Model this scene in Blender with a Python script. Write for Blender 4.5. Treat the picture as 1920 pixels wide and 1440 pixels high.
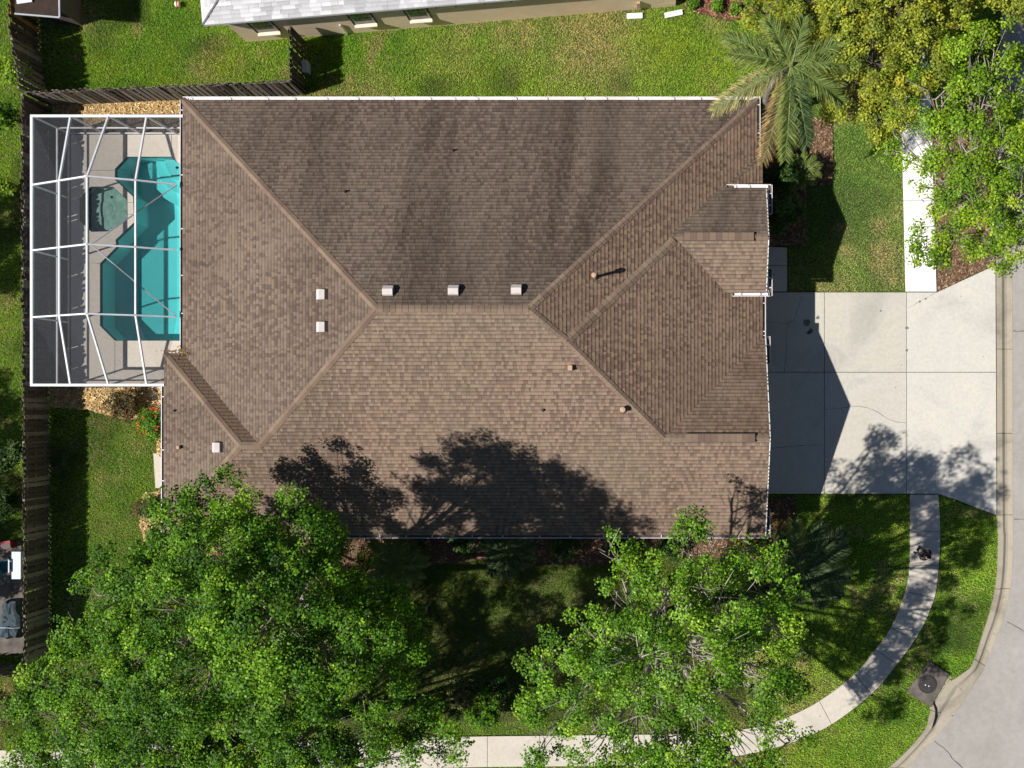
import bpy, bmesh, math, random
import numpy as np
from mathutils import Vector, Matrix
from mathutils.geometry import tessellate_polygon

for o in list(bpy.data.objects):
    bpy.data.objects.remove(o)
random.seed(7)
RNG = np.random.default_rng(7)
S = bpy.context.scene
COL = S.collection

# ------------------------------------------------------------------ camera
# survey drone 45 m up, looking straight down, principal point off centre (cropped frame)
H, F, NU, NV = 45.0, 1960.0, 1225.0, 765.0
cam = bpy.data.cameras.new('camera')
cam.sensor_fit = 'HORIZONTAL'
cam.sensor_width = 36.0
cam.lens = 36.0 * F / 1920.0
cam.shift_x = (960 - NU) / 1920.0
cam.shift_y = (NV - 720) / 1920.0
cam.clip_start = 0.5
cam.clip_end = 2000
camo = bpy.data.objects.new('camera', cam)
camo.location = (0, 0, H)
COL.objects.link(camo)
S.camera = camo

# ------------------------------------------------------------------ light
SHX, SHY = 0.905, 0.29          # shadow offset per metre of height
SUN = Vector((-SHX, -SHY, 1.0)).normalized()
world = bpy.data.worlds.new('World')
S.world = world
world.use_nodes = True
nt = world.node_tree
sky = nt.nodes.new('ShaderNodeTexSky')
sky.sky_type = 'NISHITA'
sky.sun_disc = False
sky.dust_density = 0.3
sky.air_density = 0.8
sky.sun_elevation = math.asin(SUN.z)
sky.sun_rotation = math.atan2(SUN.x, SUN.y)
bg = nt.nodes['Background']
bg.inputs['Strength'].default_value = 0.05
nt.links.new(sky.outputs['Color'], bg.inputs['Color'])
sl = bpy.data.lights.new('sun', 'SUN')
sl.energy = 5.0
sl.angle = math.radians(0.53)
sl.color = (1.0, 0.955, 0.89)
so = bpy.data.objects.new('sun', sl)
so.rotation_euler = (-SUN).to_track_quat('-Z', 'Y').to_euler()
so.location = (-30, -10, 40)
COL.objects.link(so)
S.view_settings.view_transform = 'Standard'
S.view_settings.look = 'None'
S.view_settings.exposure = 0.42
S.view_settings.gamma = 1.0
S.view_settings.use_curve_mapping = False
S.render.engine = 'CYCLES'
S.cycles.max_bounces = 8
S.cycles.transparent_max_bounces = 16
S.cycles.caustics_reflective = False
S.cycles.caustics_refractive = False

# ------------------------------------------------------------------ helpers
def W(u, v, z=0.0):
    """plan position (metres) of a survey point of the aerial at height z"""
    return ((u - NU) * (H - z) / F, (NV - v) * (H - z) / F)

def tag(o, label=None, cat=None, group=None, kind=None):
    if label: o['label'] = label
    if cat: o['category'] = cat
    if group: o['group'] = group
    if kind: o['kind'] = kind
    return o

def empty(name, loc, label=None, cat=None, group=None):
    o = bpy.data.objects.new(name, None)
    o.empty_display_size = 0.3
    o.location = loc
    COL.objects.link(o)
    return tag(o, label, cat, group)

def origin(o):
    v = Vector((0, 0, 0))
    while o is not None:
        v = v + Vector(o.location)
        o = o.parent
    return v

def link(name, me, parent=None, loc=None):
    """me has world coordinates when loc is None"""
    o = bpy.data.objects.new(name, me)
    if parent is not None:
        o.parent = parent
    if loc is not None:
        o.location = Vector(loc) - (origin(parent) if parent is not None else Vector((0, 0, 0)))
    COL.objects.link(o)
    return o

def nodes_of(m):
    m.use_nodes = True
    n = m.node_tree.nodes
    return m.node_tree, n, n['Principled BSDF']

def ramp(nt, fac, stops):
    r = nt.nodes.new('ShaderNodeValToRGB')
    el = r.color_ramp.elements
    while len(el) < len(stops): el.new(0.5)
    for e, (p, c) in zip(el, stops):
        e.position = p
        e.color = (c[0], c[1], c[2], 1)
    nt.links.new(fac, r.inputs['Fac'])
    return r

def noise(nt, scale, detail=4, rough=0.55, vec=None, dist=0.0):
    t = nt.nodes.new('ShaderNodeTexNoise')
    t.inputs['Scale'].default_value = scale
    t.inputs['Detail'].default_value = detail
    t.inputs['Roughness'].default_value = rough
    t.inputs['Distortion'].default_value = dist
    if vec is not None: nt.links.new(vec, t.inputs['Vector'])
    return t

def geo_pos(nt, scale=(1, 1, 1)):
    g = nt.nodes.new('ShaderNodeNewGeometry')
    m = nt.nodes.new('ShaderNodeMapping')
    m.inputs['Scale'].default_value = scale
    nt.links.new(g.outputs['Position'], m.inputs['Vector'])
    return m.outputs['Vector']

def mixc(nt, a, b, fac, mode='MIX'):
    m = nt.nodes.new('ShaderNodeMix')
    m.data_type = 'RGBA'
    m.blend_type = mode
    for i, s in ((6, a), (7, b)):
        if isinstance(s, tuple): m.inputs[i].default_value = (*s, 1)
        else: nt.links.new(s, m.inputs[i])
    if isinstance(fac, float): m.inputs[0].default_value = fac
    else: nt.links.new(fac, m.inputs[0])
    return m.outputs[2]

def bump(nt, height, bs, strength=0.4, dist=0.02):
    b = nt.nodes.new('ShaderNodeBump')
    b.inputs['Strength'].default_value = strength
    b.inputs['Distance'].default_value = dist
    nt.links.new(height, b.inputs['Height'])
    nt.links.new(b.outputs['Normal'], bs.inputs['Normal'])

def mat(name, c1, c2=None, scale=3.0, rough=0.8, spec=0.3, bump_s=0.0, bump_scale=40, stops=None, fine=0.0, metal=0.0, stretch=(1, 1, 1)):
    m = bpy.data.materials.new(name)
    nt, n, bs = nodes_of(m)
    bs.inputs['Roughness'].default_value = rough
    bs.inputs['Specular IOR Level'].default_value = spec
    bs.inputs['Metallic'].default_value = metal
    if c2 is None and stops is None:
        c2 = tuple(x * 0.82 for x in c1)
    pos = geo_pos(nt, stretch)
    t = noise(nt, scale, 6, 0.6, pos)
    r = ramp(nt, t.outputs['Fac'], stops or [(0.3, c2), (0.7, c1)])
    c = r.outputs['Color']
    if fine:
        t2 = noise(nt, 60, 3, 0.6, pos)
        r2 = ramp(nt, t2.outputs['Fac'], [(0.3, (1 - fine,) * 3), (0.7, (1, 1, 1))])
        c = mixc(nt, c, r2.outputs['Color'], 1.0, 'MULTIPLY')
    nt.links.new(c, bs.inputs['Base Color'])
    if bump_s:
        t3 = noise(nt, bump_scale, 5, 0.6, pos)
        bump(nt, t3.outputs['Fac'], bs, bump_s)
    return m

def attr_mat(name, rough=0.8, spec=0.2, transl=0.0, fine=0.0, fscale=35, bump_s=0.0):
    m = bpy.data.materials.new(name)
    nt, n, bs = nodes_of(m)
    a = nt.nodes.new('ShaderNodeAttribute')
    a.attribute_name = 'Col'
    c = a.outputs['Color']
    if fine:
        t2 = noise(nt, fscale, 3, 0.65, geo_pos(nt))
        r2 = ramp(nt, t2.outputs['Fac'], [(0.3, (1 - fine,) * 3), (0.7, (1 + fine * .4,) * 3)])
        c = mixc(nt, c, r2.outputs['Color'], 1.0, 'MULTIPLY')
        if bump_s: bump(nt, t2.outputs['Fac'], bs, bump_s)
    nt.links.new(c, bs.inputs['Base Color'])
    bs.inputs['Roughness'].default_value = rough
    bs.inputs['Specular IOR Level'].default_value = spec
    if transl:
        tr = nt.nodes.new('ShaderNodeBsdfTranslucent')
        h = nt.nodes.new('ShaderNodeHueSaturation')
        h.inputs['Value'].default_value = 1.5
        h.inputs['Hue'].default_value = 0.485
        nt.links.new(c, h.inputs['Color'])
        nt.links.new(h.outputs['Color'], tr.inputs['Color'])
        mx = nt.nodes.new('ShaderNodeMixShader')
        mx.inputs[0].default_value = transl
        nt.links.new(bs.outputs[0], mx.inputs[1])
        nt.links.new(tr.outputs[0], mx.inputs[2])
        nt.links.new(mx.outputs[0], nt.nodes['Material Output'].inputs['Surface'])
    return m

class MB:
    """collects geometry in world coordinates; build() links it as ONE mesh object"""
    def __init__(self):
        self.v = []; self.f = []; self.c = []
    def add(self, vs, fs, col=None):
        n = len(self.v)
        self.v += [tuple(p) for p in vs]
        for f in fs:
            self.f.append(tuple(i + n for i in f))
            self.c.append(col or (1, 1, 1))
        return self
    def box(self, c, s, rz=0.0, col=None):
        cx, cy, cz = c; hx, hy, hz = s[0] / 2, s[1] / 2, s[2] / 2
        ca, sa = math.cos(rz), math.sin(rz)
        vs = []
        for z in (-hz, hz):
            for x, y in ((-hx, -hy), (hx, -hy), (hx, hy), (-hx, hy)):
                vs.append((cx + x * ca - y * sa, cy + x * sa + y * ca, cz + z))
        return self.add(vs, [(3, 2, 1, 0), (4, 5, 6, 7), (0, 1, 5, 4), (1, 2, 6, 5), (2, 3, 7, 6), (3, 0, 4, 7)], col)
    def bar(self, p, q, w, h, up=(0, 0, 1), col=None):
        p, q = Vector(p), Vector(q)
        d = (q - p).normalized()
        u = Vector(up)
        s = d.cross(u)
        if s.length < 1e-4: s = d.cross(Vector((1, 0, 0)))
        s.normalize(); u = s.cross(d).normalized()
        vs = []
        for b in (p, q):
            for a, c in ((-1, -1), (1, -1), (1, 1), (-1, 1)):
                vs.append(b + s * (a * w / 2) + u * (c * h / 2))
        return self.add(vs, [(0, 1, 2, 3), (7, 6, 5, 4), (0, 4, 5, 1), (1, 5, 6, 2), (2, 6, 7, 3), (3, 7, 4, 0)], col)
    def tube(self, pts, rad, n=6, col=None, cap=True):
        pts = [Vector(p) for p in pts]
        if not isinstance(rad, (list, tuple)): rad = [rad] * len(pts)
        vs = []; fs = []
        for i, p in enumerate(pts):
            d = (pts[min(i + 1, len(pts) - 1)] - pts[max(i - 1, 0)]).normalized()
            a = d.cross(Vector((0.31, 0.77, 0.13)))
            if a.length < 1e-3: a = d.cross(Vector((1, 0, 0)))
            a.normalize(); b = d.cross(a)
            for k in range(n):
                t = 2 * math.pi * k / n
                vs.append(p + (a * math.cos(t) + b * math.sin(t)) * rad[i])
        for i in range(len(pts) - 1):
            for k in range(n):
                k2 = (k + 1) % n
                fs.append((i * n + k, i * n + k2, (i + 1) * n + k2, (i + 1) * n + k))
        if cap:
            fs.append(tuple(range(n - 1, -1, -1)))
            fs.append(tuple((len(pts) - 1) * n + k for k in range(n)))
        return self.add(vs, fs, col)
    def lathe(self, c, prof, n=16, col=None):
        vs = []; fs = []
        for r, z in prof:
            for k in range(n):
                t = 2 * math.pi * k / n
                vs.append((c[0] + r * math.cos(t), c[1] + r * math.sin(t), c[2] + z))
        for i in range(len(prof) - 1):
            for k in range(n):
                k2 = (k + 1) % n
                fs.append((i * n + k, i * n + k2, (i + 1) * n + k2, (i + 1) * n + k))
        fs.append(tuple((len(prof) - 1) * n + k for k in range(n)))
        return self.add(vs, fs, col)
    def prism(self, poly, z0, z1, col=None, holes=(), bottom=False):
        loops = [list(poly)] + [list(h) for h in holes]
        flat = [p for l in loops for p in l]
        n = len(flat)
        tris = tessellate_polygon([[Vector((p[0], p[1], 0)) for p in l] for l in loops])
        vs = [(p[0], p[1], z1) for p in flat] + [(p[0], p[1], z0) for p in flat]
        fs = []
        for t in tris:
            a, b, c = (flat[i] for i in t)
            cr = (b[0] - a[0]) * (c[1] - a[1]) - (b[1] - a[1]) * (c[0] - a[0])
            fs.append(tuple(t) if cr > 0 else tuple(reversed(t)))
        if bottom:
            fs += [tuple(i + n for i in reversed(f)) for f in list(fs)]
        k = 0
        for l in loops:
            m = len(l)
            for i in range(m):
                j = (i + 1) % m
                fs.append((k + i, k + j, n + k + j, n + k + i))
            k += m
        return self.add(vs, fs, col)
    def build(self, name, m, parent=None, smooth=False, loc=None, color=False, recalc=True):
        me = bpy.data.meshes.new(name)
        off = Vector(loc) if loc is not None else (origin(parent) if parent is not None else Vector((0, 0, 0)))
        a = np.array(self.v, dtype=float) - np.array(off)
        me.from_pydata(a.tolist(), [], self.f)
        if color:
            at = me.attributes.new('Col', 'FLOAT_COLOR', 'FACE')
            cc = np.ones((len(self.f), 4), dtype=np.float32)
            cc[:, :3] = np.array(self.c, dtype=np.float32)
            at.data.foreach_set('color', cc.ravel())
        elif recalc:
            bm = bmesh.new(); bm.from_mesh(me)
            bmesh.ops.recalc_face_normals(bm, faces=bm.faces)
            bm.to_mesh(me); bm.free()
        if smooth:
            me.polygons.foreach_set('use_smooth', [True] * len(me.polygons))
        for mm in (m if isinstance(m, (list, tuple)) else [m]):
            me.materials.append(mm)
        me.update()
        o = bpy.data.objects.new(name, me)
        if parent is not None: o.parent = parent
        if loc is not None: o.location = off - (origin(parent) if parent is not None else Vector((0, 0, 0)))
        COL.objects.link(o)
        return o

def np_mesh(name, V, nper, C, m, parent=None, loc=None):
    """polygons of nper consecutive vertices each; C one colour per polygon"""
    n = len(V) // nper
    me = bpy.data.meshes.new(name)
    off = Vector(loc) if loc is not None else (origin(parent) if parent is not None else Vector((0, 0, 0)))
    V = np.asarray(V, dtype=np.float32) - np.array(off, dtype=np.float32)
    me.vertices.add(len(V)); me.vertices.foreach_set('co', V.ravel())
    me.loops.add(len(V)); me.loops.foreach_set('vertex_index', np.arange(len(V), dtype=np.int32))
    me.polygons.add(n)
    me.polygons.foreach_set('loop_start', np.arange(0, len(V), nper, dtype=np.int32))
    me.polygons.foreach_set('loop_total', np.full(n, nper, dtype=np.int32))
    at = me.attributes.new('Col', 'FLOAT_COLOR', 'FACE')
    cc = np.ones((n, 4), dtype=np.float32); cc[:, :3] = C
    at.data.foreach_set('color', cc.ravel())
    me.materials.append(m)
    me.update(calc_edges=True)
    o = bpy.data.objects.new(name, me)
    if parent is not None: o.parent = parent
    if loc is not None: o.location = off - (origin(parent) if parent is not None else Vector((0, 0, 0)))
    COL.objects.link(o)
    return o

_lat = np.random.default_rng(99).random((256, 256))
def vnoise(x, y, sc, seed=0):
    x = np.asarray(x) / sc + seed * 17.3; y = np.asarray(y) / sc + seed * 9.1
    xi = np.floor(x).astype(int); yi = np.floor(y).astype(int)
    fx = x - xi; fy = y - yi
    fx = fx * fx * (3 - 2 * fx); fy = fy * fy * (3 - 2 * fy)
    g = lambda a, b: _lat[a % 256, b % 256]
    return (g(xi, yi) * (1 - fx) + g(xi + 1, yi) * fx) * (1 - fy) + (g(xi, yi + 1) * (1 - fx) + g(xi + 1, yi + 1) * fx) * fy

def inside(px, py, poly):
    r = np.zeros(len(px), dtype=bool)
    n = len(poly)
    for i in range(n):
        x1, y1 = poly[i]; x2, y2 = poly[(i + 1) % n]
        if y1 == y2: continue
        c = ((y1 > py) != (y2 > py)) & (px < (x2 - x1) * (py - y1) / (y2 - y1) + x1)
        r ^= c
    return r

def pxpoly(pts, z=0.0):
    return [W(u, v, z) for u, v in pts]

def smooth_line(pts, step=0.5):
    """Catmull-Rom through 2D points"""
    out = []
    P = [pts[0]] + list(pts) + [pts[-1]]
    for i in range(1, len(P) - 2):
        p0, p1, p2, p3 = (np.array(P[i + k]) for k in (-1, 0, 1, 2))
        n = max(1, int(np.linalg.norm(p2 - p1) / step))
        for k in range(n):
            t = k / n
            out.append(tuple(0.5 * ((2 * p1) + (-p0 + p2) * t + (2 * p0 - 5 * p1 + 4 * p2 - p3) * t * t + (-p0 + 3 * p1 - 3 * p2 + p3) * t ** 3)))
    out.append(tuple(pts[-1]))
    return out

# ------------------------------------------------------------------ materials
def concrete(name, c, dirt, warm=(0.5, 0.42, 0.3), amt=0.5):
    m = bpy.data.materials.new(name)
    nt, n, bs = nodes_of(m)
    pos = geo_pos(nt)
    t1 = noise(nt, 0.33, 8, 0.62, pos, 0.8)
    r1 = ramp(nt, t1.outputs['Fac'], [(0.32, tuple(c[i] * dirt for i in range(3))), (0.5, c), (0.68, tuple(c[i] * 0.55 + warm[i] * 0.42 * amt + c[i] * 0.2 for i in range(3)))])
    t2 = noise(nt, 7, 6, 0.7, pos)
    r2 = ramp(nt, t2.outputs['Fac'], [(0.25, (0.86,) * 3), (0.6, (1.02,) * 3)])
    t3 = noise(nt, 90, 2, 0.7, pos)
    r3 = ramp(nt, t3.outputs['Fac'], [(0.25, (0.9,) * 3), (0.65, (1.02,) * 3)])
    a = mixc(nt, r1.outputs['Color'], r2.outputs['Color'], 1.0, 'MULTIPLY')
    a = mixc(nt, a, r3.outputs['Color'], 1.0, 'MULTIPLY')
    vo = nt.nodes.new('ShaderNodeTexVoronoi'); vo.inputs['Scale'].default_value = 1.1
    nt.links.new(pos, vo.inputs['Vector'])
    r4 = ramp(nt, vo.outputs['Distance'], [(0.02, (0.6,) * 3), (0.045, (1, 1, 1))])
    a = mixc(nt, a, r4.outputs['Color'], 1.0, 'MULTIPLY')
    nt.links.new(a, bs.inputs['Base Color'])
    bs.inputs['Roughness'].default_value = 0.9
    bs.inputs['Specular IOR Level'].default_value = 0.2
    bump(nt, t3.outputs['Fac'], bs, 0.3, 0.01)
    return m

M = {}
M['soil'] = mat('soil', (0.10, 0.095, 0.035), stops=[(0.25, (0.06, 0.08, 0.018)), (0.5, (0.10, 0.12, 0.028)), (0.75, (0.18, 0.15, 0.065))], scale=0.9, rough=0.95, bump_s=0.6, bump_scale=25, fine=0.5)
M['driveway'] = concrete('driveway_concrete', (0.52, 0.495, 0.445), 0.78)
M['driveway_b'] = concrete('driveway_concrete_grey', (0.50, 0.475, 0.42), 0.80, amt=.8)
M['driveway_c'] = concrete('driveway_concrete_light', (0.56, 0.54, 0.49), 0.82, amt=.9)
M['walk'] = concrete('walk_concrete', (0.56, 0.51, 0.44), 0.78)
M['walk_clean'] = concrete('clean_walk_concrete', (0.86, 0.85, 0.82), 0.95, amt=1.0, warm=(0.75, 0.74, 0.7))
M['curb'] = concrete('curb_concrete', (0.36, 0.32, 0.25), 0.6)
M['deck'] = concrete('deck_paint', (0.70, 0.635, 0.55), 0.94, amt=0.9)
M['apron'] = concrete('inlet_concrete', (0.40, 0.35, 0.28), 0.6)
M['inlet'] = mat('stained_concrete', (0.20, 0.17, 0.145), (0.075, 0.065, 0.06), scale=2.2, rough=0.9, bump_s=0.3, fine=0.3)
M['iron'] = mat('cast_iron', (0.055, 0.047, 0.045), (0.03, 0.027, 0.027), scale=8, rough=0.45, spec=0.5, bump_s=0.3)
M['black'] = mat('dark_void', (0.006, 0.006, 0.006), rough=1.0)
M['crack'] = mat('crack_dark', (0.12, 0.11, 0.095), (0.08, 0.075, 0.065), rough=1.0)
M['stain'] = mat('oil_stain', (0.2, 0.19, 0.17), (0.13, 0.125, 0.115), rough=0.9)
m = bpy.data.materials.new('asphalt'); M['road'] = m
nt, n, bs = nodes_of(m)
pos = geo_pos(nt)
t1 = noise(nt, 0.35, 6, 0.6, pos); t2 = noise(nt, 120, 2, 0.8, pos); t4 = noise(nt, 3.5, 5, 0.7, pos)
r1 = ramp(nt, t1.outputs['Fac'], [(0.3, (0.315, 0.295, 0.27)), (0.7, (0.40, 0.375, 0.35))])
r2 = ramp(nt, t2.outputs['Fac'], [(0.25, (0.62,) * 3), (0.6, (1.05,) * 3)])
r4 = ramp(nt, t4.outputs['Fac'], [(0.3, (0.86,) * 3), (0.65, (1.03,) * 3)])
c = mixc(nt, mixc(nt, r1.outputs['Color'], r2.outputs['Color'], 1.0, 'MULTIPLY'), r4.outputs['Color'], 1.0, 'MULTIPLY')
nt.links.new(c, bs.inputs['Base Color']); bs.inputs['Roughness'].default_value = 0.92
bump(nt, t2.outputs['Fac'], bs, 0.4, 0.01)

M['stucco'] = mat('tan_stucco', (0.90, 0.71, 0.51), (0.80, 0.62, 0.44), scale=1.5, rough=0.9, bump_s=0.25, bump_scale=60, fine=0.15)
M['stucco_house'] = mat('beige_stucco', (0.50, 0.44, 0.35), (0.42, 0.37, 0.30), scale=1.5, rough=0.9, bump_s=0.25, bump_scale=60)
M['white'] = mat('white_trim', (0.78, 0.77, 0.77), (0.70, 0.69, 0.69), scale=4, rough=0.5)
M['gutter'] = mat('gutter_white', (0.80, 0.77, 0.79), (0.62, 0.58, 0.56), scale=2.5, rough=0.5)
M['alu'] = mat('white_aluminium', (0.74, 0.75, 0.78), (0.60, 0.61, 0.64), scale=3, rough=0.4, spec=0.4)
M['cable'] = mat('steel_cable', (0.42, 0.44, 0.47), rough=0.4)
M['sillm'] = mat('cream_sill', (0.80, 0.70, 0.55), rough=0.8)
M['glass'] = mat('window_glass', (0.035, 0.045, 0.055), (0.02, 0.03, 0.04), scale=1.0, rough=0.08, spec=0.6)
M['winframe'] = mat('window_frame', (0.55, 0.55, 0.55), rough=0.5)
M['vent'] = mat('vent_metal', (0.60, 0.535, 0.515), (0.50, 0.44, 0.42), scale=5, rough=0.5)
M['pipe'] = mat('pipe_clay', (0.48, 0.33, 0.22), (0.40, 0.27, 0.18), scale=9, rough=0.7)
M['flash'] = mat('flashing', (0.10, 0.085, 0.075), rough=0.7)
M['shingle'] = attr_mat('asphalt_shingle', 0.92, 0.12, fine=0.32, fscale=70, bump_s=0.2)
M['roofdeck'] = mat('roof_underlay', (0.10, 0.075, 0.06), rough=0.95)
M['paleroof'] = mat('pale_roofing', (0.58, 0.58, 0.59), (0.46, 0.46, 0.47), scale=5, rough=0.9, fine=.2)
M['garage'] = mat('garage_door_paint', (0.62, 0.57, 0.50), rough=0.6)
M['doorm'] = mat('door_paint', (0.16, 0.06, 0.04), rough=0.5)
def wood(name, a, b):
    return mat(name, a, b, scale=5, rough=0.92, bump_s=0.5, bump_scale=18, fine=0.45, stretch=(1, 1, 0.12))
M['wood1'] = wood('weathered_picket', (0.37, 0.32, 0.26), (0.20, 0.165, 0.135))
M['wood2'] = wood('dark_weathered_picket', (0.155, 0.125, 0.10), (0.075, 0.06, 0.048))
M['wood3'] = wood('orange_wood', (0.66, 0.34, 0.12), (0.40, 0.20, 0.07))
M['grass'] = attr_mat('grass_blades', 0.7, 0.22, transl=0.3)
M['leaf'] = attr_mat('leaf', 0.5, 0.2, transl=0.28)
M['leaf_dull'] = attr_mat('leaf_dull', 0.6, 0.25, transl=0.3)
M['mulch'] = attr_mat('mulch_chip', 0.95, 0.1)
M['mulch_base'] = mat('mulch_base', (0.19, 0.115, 0.07), (0.08, 0.05, 0.033), scale=9, rough=0.95, bump_s=0.8, bump_scale=30, fine=0.4)
M['straw_base'] = mat('straw_base', (0.50, 0.36, 0.17), (0.27, 0.18, 0.09), scale=11, rough=0.95, bump_s=0.8, bump_scale=30, fine=0.4)
M['bark'] = mat('pale_bark', (0.40, 0.36, 0.31), (0.22, 0.19, 0.16), scale=3.5, rough=0.95, bump_s=0.6, bump_scale=20)
M['bark_dark'] = mat('dark_bark', (0.16, 0.13, 0.10), (0.08, 0.065, 0.05), scale=6, rough=0.95, bump_s=0.6, bump_scale=20)
M['palmtrunk'] = mat('palm_trunk', (0.27, 0.24, 0.20), (0.14, 0.12, 0.10), scale=4, rough=0.95, bump_s=0.6, stretch=(1, 1, 4))

def screen_mat(name, fac, c):
    m = bpy.data.materials.new(name)
    nt, n, bs = nodes_of(m)
    n.remove(bs)
    d = nt.nodes.new('ShaderNodeBsdfDiffuse'); d.inputs['Color'].default_value = (*c, 1)
    t = nt.nodes.new('ShaderNodeBsdfTransparent')
    mx = nt.nodes.new('ShaderNodeMixShader'); mx.inputs[0].default_value = fac
    nt.links.new(t.outputs[0], mx.inputs[1]); nt.links.new(d.outputs[0], mx.inputs[2])
    nt.links.new(mx.outputs[0], n['Material Output'].inputs['Surface'])
    return m
M['screen'] = screen_mat('roof_screen', 0.22, (0.10, 0.10, 0.115))
M['screen_wall'] = screen_mat('wall_screen', 0.55, (0.085, 0.092, 0.105))

def water_mat(name, tint):
    m = bpy.data.materials.new(name)
    nt, n, bs = nodes_of(m)
    n.remove(bs)
    t = nt.nodes.new('ShaderNodeBsdfTransparent'); t.inputs['Color'].default_value = (*tint, 1)
    g = nt.nodes.new('ShaderNodeBsdfGlossy'); g.inputs['Roughness'].default_value = 0.04
    fr = nt.nodes.new('ShaderNodeFresnel'); fr.inputs['IOR'].default_value = 1.33
    pos = geo_pos(nt)
    w = noise(nt, 3.0, 3, 0.5, pos, 0.6)
    b = nt.nodes.new('ShaderNodeBump'); b.inputs['Strength'].default_value = 0.12; b.inputs['Distance'].default_value = 0.03
    nt.links.new(w.outputs['Fac'], b.inputs['Height'])
    nt.links.new(b.outputs['Normal'], g.inputs['Normal']); nt.links.new(b.outputs['Normal'], fr.inputs['Normal'])
    mx = nt.nodes.new('ShaderNodeMixShader')
    nt.links.new(fr.outputs[0], mx.inputs[0])
    nt.links.new(t.outputs[0], mx.inputs[1]); nt.links.new(g.outputs[0], mx.inputs[2])
    nt.links.new(mx.outputs[0], n['Material Output'].inputs['Surface'])
    return m
M['water'] = water_mat('pool_water', (0.34, 0.83, 0.85))
M['spa_water'] = water_mat('spa_water', (0.72, 0.91, 0.88))
def plaster_mat():
    m = bpy.data.materials.new('pool_plaster')
    nt, n, bs = nodes_of(m)
    pos = geo_pos(nt)
    t = noise(nt, 1.2, 5, 0.6, pos)
    r = ramp(nt, t.outputs['Fac'], [(0.3, (0.70, 0.84, 0.82)), (0.7, (0.80, 0.90, 0.88))])
    nt.links.new(r.outputs['Color'], bs.inputs['Base Color'])
    bs.inputs['Roughness'].default_value = 0.8
    return m
M['plaster'] = plaster_mat()
M['spa_plaster'] = mat('spa_plaster', (0.66, 0.72, 0.66), (0.34, 0.44, 0.39), scale=4, rough=0.8)
M['tile'] = mat('waterline_tile', (0.05, 0.10, 0.13), (0.03, 0.06, 0.09), scale=14, rough=0.3)

# ------------------------------------------------------------------ ground
HX0, HX1, HY0, HY1 = -24.5, -18.5, 2.3, 11.3      # hole for the pool
mb = MB()
G = 600.0
zg = -0.07
mb.add([(-G, -G, zg), (G, -G, zg), (G, HY0, zg), (-G, HY0, zg)], [(0, 1, 2, 3)])
mb.add([(-G, HY1, zg), (G, HY1, zg), (G, G, zg), (-G, G, zg)], [(0, 1, 2, 3)])
mb.add([(-G, HY0, zg), (HX0, HY0, zg), (HX0, HY1, zg), (-G, HY1, zg)], [(0, 1, 2, 3)])
mb.add([(HX1, HY0, zg), (G, HY0, zg), (G, HY1, zg), (HX1, HY1, zg)], [(0, 1, 2, 3)])
ground = tag(mb.build('ground', M['soil']), 'soil and thin turf under the lawns around the house', 'ground', kind='structure')

NOGRASS = []      # plan polygons where no grass grows

# curb lines: grass side and road side
curb_out_px = [(1884, -120), (1872, 150), (1868, 380), (1868, 497), (1869, 700), (1870, 965), (1872, 1010), (1868, 1090), (1855, 1150), (1843, 1188), (1824, 1244), (1805, 1262), (1785, 1275), (1777, 1278), (1750, 1322), (1743, 1340), (1738, 1360), (1728, 1376), (1700, 1408), (1655, 1446), (1560, 1500), (1380, 1545), (900, 1560), (-200, 1560)]
curb_in_px = [(1914, -120), (1902, 150), (1898, 380), (1898, 497), (1898.5, 700), (1899, 965), (1900, 1010), (1896, 1090), (1885, 1150), (1868, 1196), (1843, 1258), (1832, 1275), (1820, 1295), (1812, 1307), (1793, 1335), (1782, 1350), (1768, 1366), (1751, 1385), (1725, 1415), (1690, 1450), (1580, 1520), (1390, 1572), (900, 1590), (-200, 1590)]
co = [W(*p) for p in curb_out_px]; ci = [W(*p) for p in curb_in_px]
def resample(line, ts):
    d = np.r_[0, np.cumsum(np.hypot(*np.diff(np.array(line), axis=0).T))]
    d /= d[-1]
    a = np.array(line)
    return np.c_[np.interp(ts, d, a[:, 0]), np.interp(ts, d, a[:, 1])]
# keep the stations matched: smooth both with the same number of samples per span
def smooth_n(pts, n=5):
    out = []
    P = [pts[0]] + list(pts) + [pts[-1]]
    for i in range(1, len(P) - 2):
        p0, p1, p2, p3 = (np.array(P[i + k]) for k in (-1, 0, 1, 2))
        for k in range(n):
            t = k / n
            out.append(0.5 * ((2 * p1) + (-p0 + p2) * t + (2 * p0 - 5 * p1 + 4 * p2 - p3) * t * t + (-p0 + 3 * p1 - 3 * p2 + p3) * t ** 3))
    out.append(np.array(pts[-1]))
    return np.array(out)
COa = smooth_n(co); CIa = smooth_n(ci)
road_poly = [tuple(p) for p in CIa] + [(-40, -24), (24, -24), (24, 20)]
mb = MB()
mb.prism(road_poly, -0.25, -0.008)
road = tag(mb.build('road', M['road']), 'worn pale asphalt street curving round the corner', 'road', kind='structure')
NOGRASS.append([tuple(p) for p in COa] + [(-40, -24), (24, -24), (24, 20)])
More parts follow.
